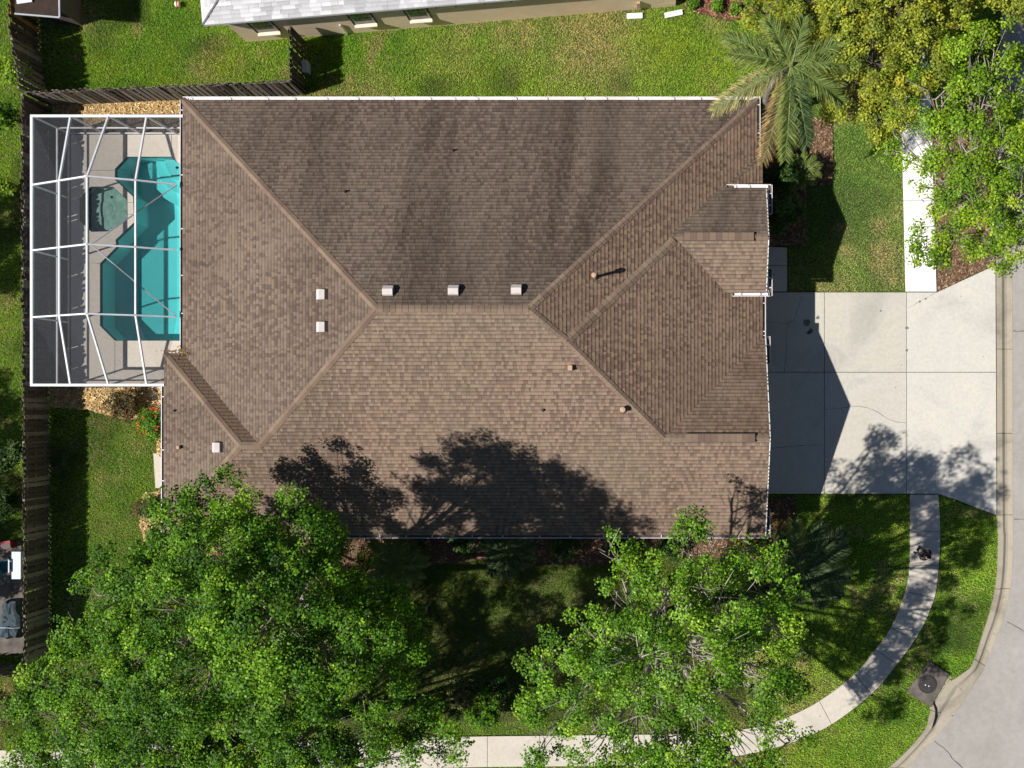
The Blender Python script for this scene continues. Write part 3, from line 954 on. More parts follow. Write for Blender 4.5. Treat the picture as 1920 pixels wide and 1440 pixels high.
def capline(a, b, width=0.27, expo=0.23, seed=0, lift=0.03, flip=False, z0=None):
    """overlapping cap shingles along a hip or ridge from a (low end) to b (high end), plan points"""
    rr = random.Random(seed)
    A = Vector((*a, 0)); B = Vector((*b, 0)); L = (B - A).length
    d = (B - A).normalized(); s = Vector((-d.y, d.x, 0))
    n = int(L / expo)
    hz = lambda p: roofA.z(p.x, p.y) if z0 is None else z0
    grp = 0; col = None
    for k in range(n):
        p = A + d * (k * L / n); q = A + d * ((k + 1) * L / n + .04)
        if grp <= 0:
            grp = rr.choice((1, 1, 2, 3, 4)); base = [TAN, MID, BRN][rr.choice((0, 0, 1, 1, 2))]
        grp -= 1
        col = tuple((base * .5 + MID * .5) * rr.uniform(.9, 1.08) * .70)
        rows = []
        for pt, up in ((p, .020), (q, .006)):
            zc = hz(pt) + lift
            row = [pt - s * width / 2, pt, pt + s * width / 2]
            zs = [min(hz(row[0]) + .014, zc), zc, min(hz(row[2]) + .014, zc)] if z0 is None else [zc - .05, zc, zc - .05]
            zs[0] = max(zs[0], zc - .09); zs[2] = max(zs[2], zc - .09)
            rows.append([(r.x, r.y, z + up) for r, z in zip(row, zs)])
        vs = rows[0] + rows[1] + [(x, y, z - .03) for x, y, z in rows[0] + rows[1]]
        mb = MB(); mb.add(vs, [(0, 1, 4, 3), (1, 2, 5, 4), (1, 0, 6, 7), (2, 1, 7, 8), (0, 3, 9, 6), (5, 2, 8, 11)], col)
        mb.build('cap_shingle', M['shingle'], roof_o, color=True)

half = (YT - YB) / 2
yr = YB + half
apL = (XL + half, yr); apR = (XR - half, yr)
capline((XL, YT), apL, seed=1)
capline((XR, YT), apR, seed=2)
apE = (-19.79 + 3.68, 2.22 - 3.68)
jE = (XL + (apE[1] - YB), apE[1])
capline(jE, apL, seed=3)
capline((-19.79, 2.22), apE, seed=4, width=.26)
capline((-19.79, YB), apE, seed=5)
capline(apE, jE, seed=6)
capline(apR, apL, seed=7)
apB = ((4.42 + YB - 10.16 + 4.42) / 2 if False else -3.23, 2.51)
capline(apB, apR, seed=8)
apC = (4.42 - 3.98, -1.16)
capline(apC, apB, seed=9)
capline((0.82, 6.56), apB, seed=10, width=.34)
capline((4.50, -1.16), (1.15, -1.16), seed=11)
capline((1.15, -1.16), apC, seed=13)
capline((4.48, 6.685), (0.95, 6.685), seed=12)

# raised ridge vents
for (x0, x1, y, nm) in ((1.2, 3.92, 6.685, 12), (1.25, 3.95, -1.16, 11)):
    z = roofA.z((x0 + x1) / 2, y)
    mb = MB(); mb.box(((x0 + x1) / 2, y, z + .03), (x1 - x0, .34, .09)); mb.build('ridge_vent', M['flash'], roof_o)
    rr = random.Random(nm)
    n = 11
    for k in range(n):
        a = x0 + (x1 - x0) * k / n; b = x0 + (x1 - x0) * (k + 1) / n
        c = tuple([MID, MID, BRN, MID, BRN][rr.randrange(5)] * rr.uniform(.9, 1.05) * .72)
        mb = MB(); mb.box(((a + b) / 2, y, z + .083), (b - a - .006, .30, .012), col=c); mb.build('cap_shingle', M['shingle'], roof_o, color=True)

def onroof(u, v, dz=0.0):
    z = 4.0
    for _ in range(12):
        x, y = W(u, v, z + dz); z2 = roofA.z(x, y)
        z = z * .4 + z2 * .6
    return x, y, z
def box_vent(u, v, down):
    x, y, z = onroof(u, v, .12)
    d = Vector((down[0], down[1], -PITCH)).normalized(); s = Vector((-down[1], down[0], 0)); n = s.cross(d); n = n if n.z > 0 else -n
    c = Vector((x, y, z + .02))
    a = .19
    P = lambda i, j, k: c + d * i + s * j + n * k
    mb = MB()
    vs = [P(-a, -a, 0), P(-a, a, 0), P(a, a, 0), P(a, -a, 0), P(-a, -a, .12), P(-a, a, .12), P(a, a, .12), P(a, -a, .12), P(0, -a, .215), P(0, a, .215)]
    mb.add(vs, [(4, 8, 9, 5), (8, 7, 6, 9), (0, 4, 5, 1), (3, 2, 6, 7), (0, 3, 7, 8, 4), (1, 5, 9, 6, 2)])
    v_ = mb.build('roof_vent', M['vent'], roof_o)
    mb = MB(); q = [P(-.24, -.2, .014), P(-.24, .2, .014), P(.2, .2, .014), P(.2, -.2, .014)]
    mb.add([Vector(p) + Vector((0, 0, .012)) for p in q], [(0, 1, 2, 3)]); mb.build('flange', M['roofdeck'], v_)
for u, v in ((727, 546), (850, 545), (968, 544)): box_vent(u, v, (0, 1))
for u, v in ((603, 552), (603, 613), (407, 839)): box_vent(u, v, (-1, 0))
def pipe(u, v, r, h, cap=0.0, m='pipe', caph=.1):
    x, y, z = onroof(u, v, h)
    mb = MB(); mb.lathe((x, y, z - .1), [(r, 0), (r, h + .1), (r * .75, h + .1), (r * .75, h + .02), (0, h + .02)], 12)
    o = mb.build('vent_pipe', M[m], roof_o, smooth=False)
    mb = MB(); mb.lathe((x, y, z - .05), [(r * 2.2, 0), (r * 2.0, .07), (r * 1.2, .14), (r, .15)], 12); mb.build('boot', M['flash'], o)
    if cap:
        mb = MB(); mb.lathe((x, y, z + h - .02), [(cap * .9, 0), (cap, .02), (cap, caph), (cap * .8, caph + .03), (0, caph + .04)], 16); mb.build('cap', M[m], o)
pipe(848, 281, .035, .16, m='flash'); pipe(645, 358, .035, .16, m='flash')
pipe(1114, 516, .055, .62, .10); pipe(1168, 768, .07, .22, .115)
pipe(1017, 769, .035, .12, m='flash'); pipe(325, 770, .03, .14, m='flash')
for u, v, r in ((1069, 690, .11), (335, 839, .07)):
    x, y, z = onroof(u, v, .1)
    mb = MB(); mb.box((x, y, z + .05), (r * 1.5, r * 1.7, .3)); mb.build('vent_box', M['pipe'], roof_o)

# walls, gables and soffits
OV = 0.42
mb = MB()
wall_poly = [(XL + OV, YT - OV), (XL + OV, 2.22 - OV), (-19.79 + OV, 2.22 - OV), (-19.79 + OV, YB + OV), (4.14, YB + OV), (4.14, 2.82 - OV), (XR - OV, 2.82 - OV), (XR - OV, 4.95), (2.2, 4.95), (2.2, 8.4), (XR - OV, 8.4), (XR - OV, YT - OV)]
mb.prism(wall_poly, -0.1, EZ + .02)
mb.build('wall', M['stucco_house'], house)
mb = MB()
for xg, y0, y1, z0, pk in ((4.14, YB + OV, 2.82 - OV, EZ, (-1.16, EZ + 3.98 * PITCH)), (4.10, 5.0, 8.37, 3.30, (6.685, 3.33 + 2.085 * PITCH))):
    hz = lambda y: (pk[1] - abs(y - pk[0]) * PITCH) - .05
    vs = [(xg, y0, z0 - .4), (xg, y1, z0 - .4), (xg, y1, hz(y1)), (xg, pk[0], hz(pk[0])), (xg, y0, hz(y0))]
    mb.add(vs + [(x - .2, y, z) for x, y, z in vs], [(0, 1, 2, 3, 4), (9, 8, 7, 6, 5), (0, 5, 6, 1), (1, 6, 7, 2), (2, 7, 8, 3), (3, 8, 9, 4), (4, 9, 5, 0)])
mb.build('gable_wall', M['stucco_house'], house)
for y in (5.12, 8.25):
    mb = MB(); mb.box((4.02, y, 1.5), (.32, .32, 3.1)); mb.box((4.02, y, .12), (.40, .40, .3)); mb.box((4.02, y, 2.86), (.40, .40, .2)); mb.build('porch_column', M['stucco_house'], house)
mb = MB()
for k, (x0, x1, y0, y1) in enumerate(((XL + .05, XR - .05, YB + .05, YT - .05), (-19.74, -12, YB + .05, 2.17), (-3, 4.37, 1.0, 9.9))):
    mb.box(((x0 + x1) / 2, (y0 + y1) / 2, EZ - .045 - .004 * k), (x1 - x0, y1 - y0, .02))
mb.build('soffit', M['white'], house)
def fascia(pts, z):
    mb = MB()
    for a, b in zip(pts[:-1], pts[1:]): mb.bar((*a, z - .07), (*b, z - .07), .03, .15)
    return mb.build('fascia', M['white'], house)
fascia([(XL + .02, YT - .02), (XR - .02, YT - .02)], EZ); fascia([(XL + .02, YT - .05), (XL + .02, 2.2)], EZ)
fascia([(-19.77, 2.18), (-19.77, YB + .02)], EZ); fascia([(-19.75, YB + .02), (4.5, YB + .02)], EZ)
fascia([(XR - .02, YT - .05), (XR - .02, 8.8)], EZ); fascia([(4.40, 4.55), (4.40, 2.85)], EZ)
fascia([(-19.77, 2.20), (XL, 2.20)], EZ)
def rake(xg, ye, yp, ze, zp):
    mb = MB(); mb.bar((xg, ye, ze - .06), (xg, yp, zp - .06), .035, .14); mb.build('rake_board', M['white'], house)
rake(4.545, YB, -1.16, EZ, EZ + 3.98 * PITCH); rake(4.545, 2.82, -1.16, EZ, EZ + 3.98 * PITCH)
rake(4.505, 8.77, 6.685, 3.33, 3.33 + 2.085 * PITCH); rake(4.505, 4.60, 6.685, 3.33, 3.33 + 2.085 * PITCH)

def gutter(a, b, out, z, name='gutter', straps=.75, ends=(1, 1), seed=0, wi=.135, bed=True):
    """open white channel from a to b in plan, hung on the side 'out'"""
    rr = random.Random(seed)
    A = Vector((*a, z - .02)); B = Vector((*b, z - .02)); o = Vector((out[0], out[1], 0))
    d = (B - A).normalized(); L = (B - A).length
    mb = MB()
    prof = [(0.012, 0.01), (0.02, -.10), (wi - .04, -.10), (wi - .01, -.045), (wi, .0), (wi, .012), (wi - .026, .012)]
    for k in range(len(prof) - 1):
        (p0, z0), (p1, z1) = prof[k], prof[k + 1]
        v = [A + o * p0 + Vector((0, 0, z0)), B + o * p0 + Vector((0, 0, z0)), B + o * p1 + Vector((0, 0, z1)), A + o * p1 + Vector((0, 0, z1))]
        mb.add(v, [(0, 1, 2, 3)])
    for e, P in zip(ends, (A, B)):
        if e: mb.add([P + o * .01 + Vector((0, 0, .01)), P + o * .02 + Vector((0, 0, -.1)), P + o * (wi - .04) + Vector((0, 0, -.1)), P + o * wi + Vector((0, 0, .01))], [(0, 1, 2, 3)])
    g = mb.build(name, M['gutter'], house, recalc=False)
    if bed:  # dark lining paints in the shade, and some dirt, inside the channel
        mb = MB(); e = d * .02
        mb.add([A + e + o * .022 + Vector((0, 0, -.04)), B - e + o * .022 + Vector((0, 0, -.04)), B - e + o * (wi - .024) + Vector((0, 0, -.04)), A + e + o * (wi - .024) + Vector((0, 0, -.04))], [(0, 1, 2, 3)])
        mb.build('gutter_shade_lining', M['flash'], g, recalc=False)
    t = .25 + rr.random() * .2
    while t < L - .1:
        p = A + d * t
        mb = MB(); mb.bar(p + o * .0 + Vector((0, 0, .006)), p + o * (wi - .01) + Vector((0, 0, .006)), .035, .012); mb.build('strap', M['gutter'], g)
        t += straps * rr.uniform(.7, 1.3)
    return g
gutter((XL - .02, YT), (XR + .12, YT), (0, 1), EZ, seed=1, straps=1.3, bed=False)
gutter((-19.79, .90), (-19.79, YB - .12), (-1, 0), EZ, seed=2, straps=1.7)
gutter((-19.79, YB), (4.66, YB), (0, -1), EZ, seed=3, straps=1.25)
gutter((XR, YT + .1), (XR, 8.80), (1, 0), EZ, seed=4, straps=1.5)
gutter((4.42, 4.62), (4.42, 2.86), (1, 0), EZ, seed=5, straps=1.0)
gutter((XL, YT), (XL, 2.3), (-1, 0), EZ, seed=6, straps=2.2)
gutter((2.93, 8.77), (4.70, 8.77), (0, 1), 3.33, seed=7, straps=.7, wi=.15, bed=False)
gutter((3.15, 4.60), (4.64, 4.60), (0, -1), 3.33, seed=8, straps=.6, wi=.15, bed=False)
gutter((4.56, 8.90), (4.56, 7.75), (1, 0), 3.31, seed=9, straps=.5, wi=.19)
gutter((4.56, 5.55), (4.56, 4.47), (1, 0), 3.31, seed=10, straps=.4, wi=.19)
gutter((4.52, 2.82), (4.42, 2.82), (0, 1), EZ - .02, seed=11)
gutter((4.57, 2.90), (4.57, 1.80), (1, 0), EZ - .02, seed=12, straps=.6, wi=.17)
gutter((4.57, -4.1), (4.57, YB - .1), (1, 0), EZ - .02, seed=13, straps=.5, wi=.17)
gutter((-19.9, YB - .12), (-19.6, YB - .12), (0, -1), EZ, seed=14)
# return pads under the gable ends
for y0, y1, z in ((1.75, 2.8, EZ), (-5.1, -4.05, EZ), (7.7, 8.75, 3.33), (4.62, 5.6, 3.33)):
    mb = MB(); mb.box((4.45, (y0 + y1) / 2, z - .06), (.3, y1 - y0, .05)); mb.build('eave_return', M['white'], house)
# garage doors and front door
for y, wd in ((-2.0, 4.88), (1.55, 1.5)):
    gd = None
    g0 = MB(); g0.box((4.13, y, 1.1), (.06, wd + .2, 2.3)); gd = g0.build('garage_door', M['white'], house)
    for r_ in range(4):
        mb = MB(); mb.box((4.17, y, .3 + r_ * .54), (.04, wd, .52)); mb.build('panel', M['garage'], gd)
mb = MB(); mb.box((2.22, 6.7, 1.06), (.08, 1.0, 2.12)); fd = mb.build('door', M['doorm'], house)
mb = MB(); mb.lathe((2.30, 6.32, 1.0), [(.03, 0), (.035, .03), (0, .06)], 10); mb.build('handle', M['pipe'], fd)
for xw, y0, y1, face in ((3.79, 9.2, 10.9, 1), (-18.62, 4.5, 8.5, -1)):
    mb = MB(); mb.box((xw, (y0 + y1) / 2, 1.35), (.06, y1 - y0, 1.4)); wn = mb.build('window', M['winframe'], house)
    for k in range(2):
        yy = y0 + (y1 - y0) * (.25 + .5 * k)
        mb = MB(); mb.box((xw + face * .03, yy, 1.35), (.02, (y1 - y0) / 2 - .12, 1.26)); mb.build('pane', M['glass'], wn)
# leaf litter in the roof corner above the cage
rr = np.random.default_rng(5)
n = 90
px = rr.normal(-18.98, .16, n); py = rr.normal(2.25, .13, n); k = rr.random(n) < .35
px[k] = rr.normal(-19.35, .3, k.sum()); py[k] = 2.30
V = []
for i in range(n):
    z = max(EZ + .02, roofA.z(px[i], py[i]) + .035) + rr.random() * .05
    a = rr.random() * 6.28; l = .05 + rr.random() * .06
    d = np.array((math.cos(a), math.sin(a), rr.normal(0, .3))) * l; s = np.array((-math.sin(a), math.cos(a), 0)) * l * .4
    p = np.array((px[i], py[i], z)); V += [p - s, p + d, p + s]
np_mesh('leaf_litter', V, 3, rr.uniform(.6, 1.2, (n, 1)) * np.array((.22, .15, .07)), M['mulch'], roof_o)['kind'] = 'stuff'
NOGRASS.append(wall_poly)

# ------------------------------------------------------------------ the neighbour's house (pale roof), rotated
ANG = math.atan(0.0835)
ca, sa = math.cos(ANG), math.sin(ANG)
NE = 2.90                                   # eave height
NX, NY = W(380, 47, NE)                      # south-west eave corner
def TN(x, y): return (NX + x * ca - y * sa, NY + x * sa + y * ca)
nh = empty('tan_house', (*TN(9, 5), 0), 'tan stucco house with pale grey shingle roof behind the lawn', 'house')
LN = 19.6
roofN = Roof([(NE, [(0, -1, 0.0), (-1, 0, 0.0), (1, 0, LN), (0, 1, 11.5)], [])], 4.5 / 12)
def pale(nrm, x, y, t, up, rr):
    g = rr.choice((.44, .50, .53, .56, .60, .68))
    c = np.array((1.0, 1.0, 1.02)) * g * rr.uniform(.93, 1.05)
    return tuple(c)
nroof = shingle_roof(roofN, pale, nh, T=TN, keep=lambda x, y: y < 2.6 and x < 16, single=lambda x, y: y + .02 * x, expo=.15, tmin=.16, tmax=.55, seed=8, band_k=.9, deck_m='paleroof')
mb = MB()
o_ = 0.30
fp = [TN(.64, o_), TN(LN - .4, o_), TN(LN - .4, 11), TN(.64, 11)]
mb.prism(fp, -.15, NE - .05); mb.build('wall', M['stucco'], nh)
NOGRASS.append(fp)
mb = MB(); mb.prism([TN(.05, .05), TN(LN - .05, .05), TN(LN - .05, 11.4), TN(.05, 11.4)], NE - .06, NE - .03); mb.build('soffit', M['white'], nh)
mb = MB(); mb.bar((*TN(0, .01), NE - .07), (*TN(LN, .01), NE - .07), .03, .15); mb.build('fascia', M['white'], nh)
mb = MB(); mb.bar((*TN(.01, .03), NE - .07), (*TN(.01, 11), NE - .07), .03, .15); mb.build('fascia', M['white'], nh)
mb = MB()
for k in range(12):                    # hip cap of the pale roof
    x0 = k * .22
    mb = MB(); a = TN(x0, x0); b = TN(x0 + .25, x0 + .25)
    mb.bar((*a, NE + x0 * .375 + .035), (*b, NE + (x0 + .25) * .375 + .022), .07, .012, col=(.16, .16, .17)); mb.build('cap_shingle', M['shingle'], nroof, color=True)
def nwin(x, w_, z0, z1):
    root = MB(); y = o_ - .01
    cx = x + w_ / 2; c = TN(cx, y + .0)
    root.box((c[0], c[1], (z0 + z1) / 2), (w_, .06, z1 - z0), ANG)
    wn = root.build('window', M['winframe'], nh)
    zm = z0 + (z1 - z0) * .60
    for a, b in ((z0 + .05, zm - .03), (zm + .03, z1 - .05)):
        c = TN(cx, y - .028); mb = MB(); mb.box((c[0], c[1], (a + b) / 2), (w_ - .12, .012, b - a), ANG); mb.build('pane', M['glass'], wn)
    c = TN(cx, y - .07); mb = MB(); mb.box((c[0], c[1], z0 - .05), (w_ + .10, .2, .09), ANG); mb.build('sill', M['sillm'], wn)
    for xs in (x - .05, x + w_ + .05):
        c = TN(xs, y - .01); mb = MB(); mb.box((c[0], c[1], (z0 + z1) / 2), (.05, .07, z1 - z0 + .1), ANG); mb.build('jamb', M['flash'], wn)
nwin(1.55, .85, .95, 2.25); nwin(5.65, .85, .95, 2.25); nwin(7.98, .85, .95, 2.25)
c = TN(17.6, o_ - .06); mb = MB(); mb.box((c[0], c[1], .5), (.14, .1, .7), ANG); mb.build('hose_bib_box', M['pipe'], nh)
for x in (9.3, 10.1, 11.3, 12.4):
    c = TN(x, o_ - .05); mb = MB(); mb.box((c[0], c[1], 2.1), (.06, .08, .06), ANG); mb.build('bracket', M['flash'], nh)
mb = MB(); a = TN(9.2, o_ - .05); b = TN(12.5, o_ - .05); mb.bar((*a, 2.42), (*b, 2.42), .03, .04); mb.build('conduit', M['white'], nh)
c = TN(5.0, o_ - .04); mb = MB(); mb.box((c[0], c[1], .5), (.06, .05, 1.1), ANG); mb.build('downspout', M['white'], nh)
for k, (u, v, l, r) in enumerate(((1190, 31, .68, .05), (1263, 27, .78, .2))):
    x, y = W(u, v)
    mb = MB(); mb.box((x, y, .03), (l, .22, .06), r); mb.box((x, y + .10, .075), (l, .03, .05), r); mb.box((x, y - .10, .075), (l, .03, .05), r)
    tag(mb.build('splash_block', M['white'], loc=(x, y, 0)), ['white concrete splash block on the grass, the left of the two', 'white concrete splash block nearest the mulch bed'][k], 'splash block', 'splash blocks by the tan wall')

# ------------------------------------------------------------------ fences
def picket_mesh(h, m, w_=.165, t=.018):
    mb = MB()
    prof = [(-w_ / 2, 0), (w_ / 2, 0), (w_ / 2, h - .05), (w_ / 2 - .035, h), (-w_ / 2 + .035, h), (-w_ / 2, h - .05)]
    vs = [(x, -t / 2, z) for x, z in prof] + [(x, t / 2, z) for x, z in prof]
    n = 6
    mb.add(vs, [tuple(range(n)), tuple(range(2 * n - 1, n - 1, -1))] + [((i + 1) % n, i, n + i, n + (i + 1) % n) for i in range(n)])
    me = bpy.data.meshes.new('picket'); me.from_pydata(mb.v, [], mb.f); me.materials.append(m); me.update()
    return me
def fence(name, label, p0, p1, h, mats, pitch=.235, seed=0, group='wooden picket fences', missing=0.0):
    rr = random.Random(seed)
    a = Vector((*p0, 0)); b = Vector((*p1, 0)); L = (b - a).length; d = (b - a) / L; nrm = Vector((-d.y, d.x, 0))
    ang = math.atan2(d.y, d.x)
    root = empty(name, ((a + b) / 2).to_tuple(), label, 'fence', group)
    meshes = [picket_mesh(h, mm) for mm in mats]
    n = int(L / pitch)
    for side, off in ((1, 0.0), (-1, .5)):
        for k in range(n):
            if rr.random() < missing: continue
            pos = a + d * ((k + .5 + off * .98) * L / n * .995) + nrm * (side * .036)
            o = bpy.data.objects.new('picket', rr.choice(meshes)); o.parent = root
            o.location = pos - Vector(root.location) + Vector((0, 0, -.02))
            o.rotation_euler = (rr.gauss(0, .012), rr.gauss(0, .014), ang)
            o.scale = (rr.uniform(.93, 1.04), 1, rr.uniform(.965, 1.03))
            COL.objects.link(o)
    for z in (.3, .95, 1.55):
        mb = MB(); mb.bar(a + Vector((0, 0, z)), b + Vector((0, 0, z)), .045, .09); mb.build('rail', mats[-1], root)
    k = 0
    m_ = max(1, round(L / 2.44))
    for i in range(m_ + 1):
        p = a + d * (L * i / m_)
        mb = MB(); mb.box((p.x, p.y, h / 2 - .02), (.088, .088, h), ang); mb.build('post', mats[-1], root)
    return root
FH = 1.80
fl0 = (-26.12, 12.95); fl1 = (-26.0, -11.0)
WD = [M['wood1'], M['wood2'], M['wood2']]
fence('picket_fence', 'long weathered board fence along the pool cage and side lawn', fl1, fl0, FH, [M['wood2'], M['wood2'], M['wood1']], seed=1)
fence('picket_fence', 'weathered board fence between the pool cage and the upper back lawn', (-25.95, 13.05), (-15.05, 13.52), FH, [M['wood1'], M['wood1'], M['wood2']], seed=2)
fence('picket_fence', 'short dark board fence joining the tan house wall', (-15.0, 13.6), (-15.02, 15.75), FH, [M['wood2']], seed=3)
fence('picket_fence', 'dark board fence above the pool cage corner at the upper left', (-26.15, 13.2), (-26.42, 15.2), 2.0, [M['wood2'], M['wood1']], seed=4)
fence('picket_fence', 'orange brown board fence beside the shed roof', (-26.45, 15.3), (-26.6, 18.6), 2.0, [M['wood3'], M['wood3'], M['wood2']], seed=6)
fence('picket_fence', 'board fence running off the left edge by the big tree', (-30.0, -11.1), (-26.1, -11.05), FH, [M['wood2']], seed=5)

# ------------------------------------------------------------------ mulch beds
def bed(name, label, pts, chip_cols, base, density=260, seed=0, size=.05):
    rr = np.random.default_rng(seed)
    poly = [W(*p) for p in pts]
    c = np.mean(np.array(poly), axis=0)
    NOGRASS.append(poly)
    mb = MB(); mb.prism(poly, -.08, .012)
    root = tag(mb.build(name, M[base], loc=(c[0], c[1], 0)), label, 'mulch', kind='structure')
    a = np.array(poly); lo, hi = a.min(0), a.max(0)
    n = int((hi - lo).prod() * density)
    x = rr.uniform(lo[0], hi[0], n); y = rr.uniform(lo[1], hi[1], n)
    k = inside(x, y, poly); x, y = x[k], y[k]; n = len(x)
    ang = rr.uniform(0, 6.28, n); l = rr.uniform(.5, 1.6, n) * size; w_ = l * rr.uniform(.2, .45, n)
    t = rr.normal(0, .35, n)
    d = np.c_[np.cos(ang) * l, np.sin(ang) * l, t * l]; s_ = np.c_[-np.sin(ang) * w_, np.cos(ang) * w_, rr.normal(0, .3, n) * w_]
    p = np.c_[x, y, rr.uniform(.015, .045, n)]
    V = np.stack([p - d - s_, p + d - s_, p + d + s_, p - d + s_], 1).reshape(-1, 3)
    C = np.array(chip_cols)[rr.integers(0, len(chip_cols), n)] * rr.uniform(.7, 1.2, (n, 1))
    np_mesh('chips', V, 4, C, M['mulch'], root)['kind'] = 'stuff'
    return root
STRAW = [(.62, .43, .19), (.50, .33, .14), (.70, .52, .26), (.38, .24, .10)]
BRK = [(.22, .13, .08), (.30, .18, .11), (.15, .085, .055), (.36, .24, .15)]
RED = [(.30, .13, .085), (.22, .095, .06), (.38, .20, .13), (.16, .07, .05)]
bed('mulch_bed', 'straw coloured mulch strip above the pool cage', [(98, 194), (345, 188), (345, 250), (132, 250), (100, 235)], STRAW, 'straw_base', 420, 1)
bed('mulch_bed', 'straw coloured mulch below the pool cage', [(92, 728), (305, 726), (312, 768), (312, 860), (298, 860), (285, 785), (225, 785), (165, 768), (95, 764)], STRAW, 'straw_base', 320, 2)
bed('mulch_bed', 'straw mulch patch under the brown shrub at the lower left eave', [(270, 925), (330, 915), (330, 1030), (280, 1040), (262, 985)], STRAW, 'straw_base', 300, 3)
bed('mulch_bed', 'reddish mulch bed with small green tufts beside the tan house', [(1282, -30), (1420, -30), (1424, 20), (1400, 33), (1370, 38), (1335, 30), (1300, 22), (1284, 14)], RED, 'mulch_base', 320, 4)
bed('mulch_bed', 'brown mulch bed beside the shaded entry shrubs', [(1398, 190), (1560, 230), (1562, 300), (1560, 346), (1512, 348), (1512, 460), (1478, 460), (1440, 462), (1398, 462)], BRK, 'mulch_base', 240, 5)
bed('mulch_bed', 'brown mulch under the street tree beside the clean sidewalk', [(1757, 548), (1752, 340), (1748, 200), (1866, 200), (1866, 496), (1812, 520)], BRK, 'mulch_base', 200, 6)
bed('mulch_bed', 'dark mulch strip along the lower house wall', [(310, 985), (1395, 978), (1395, 940), (1490, 930), (1490, 1010), (1420, 1050), (1250, 1040), (1100, 1060), (900, 1050), (680, 1075), (500, 1040), (310, 1040)], BRK, 'mulch_base', 120, 7)
for pts in ([(288, 850), (312, 850), (312, 915), (292, 915)],):
    mb = MB(); mb.prism([W(*p) for p in pts], -.05, .03); mb.build('slab', M['walk'], deck)
    NOGRASS.append([W(*p) for p in pts])
mb = MB(); mb.prism([W(*p) for p in [(278, 722), (310, 722), (310, 762), (280, 750)]], -.05, .022); mb.build('slab', M['deck'], deck)
# entry walk
mb = MB()
entry = empty('entry_walk', (*W(1450, 505), 0)); tag(entry, 'grey concrete entry pad in the shade of the porch', 'path', kind='structure')
slab('slab', [W(1380, 460), W(1380, 498), W(1476, 498), W(1476, 464)], dz + .004, M['walk'], entry)
slab('slab', [W(1380, 498), W(1380, 547), W(1476, 547), W(1476, 498)], dz + .004, M['walk'], entry)
NOGRASS.append(pxpoly([(1380, 455), (1478, 460), (1478, 548), (1380, 548)]))
# neighbour's patio, lower left
patio = pxpoly([(-80, 1020), (40, 1015), (46, 1225), (-80, 1235)])
mb = MB(); mb.prism(patio, -.08, .015); tag(mb.build('patio', M['inlet']), 'grey concrete patio beyond the long fence', 'patio', kind='structure'); NOGRASS.append(patio)

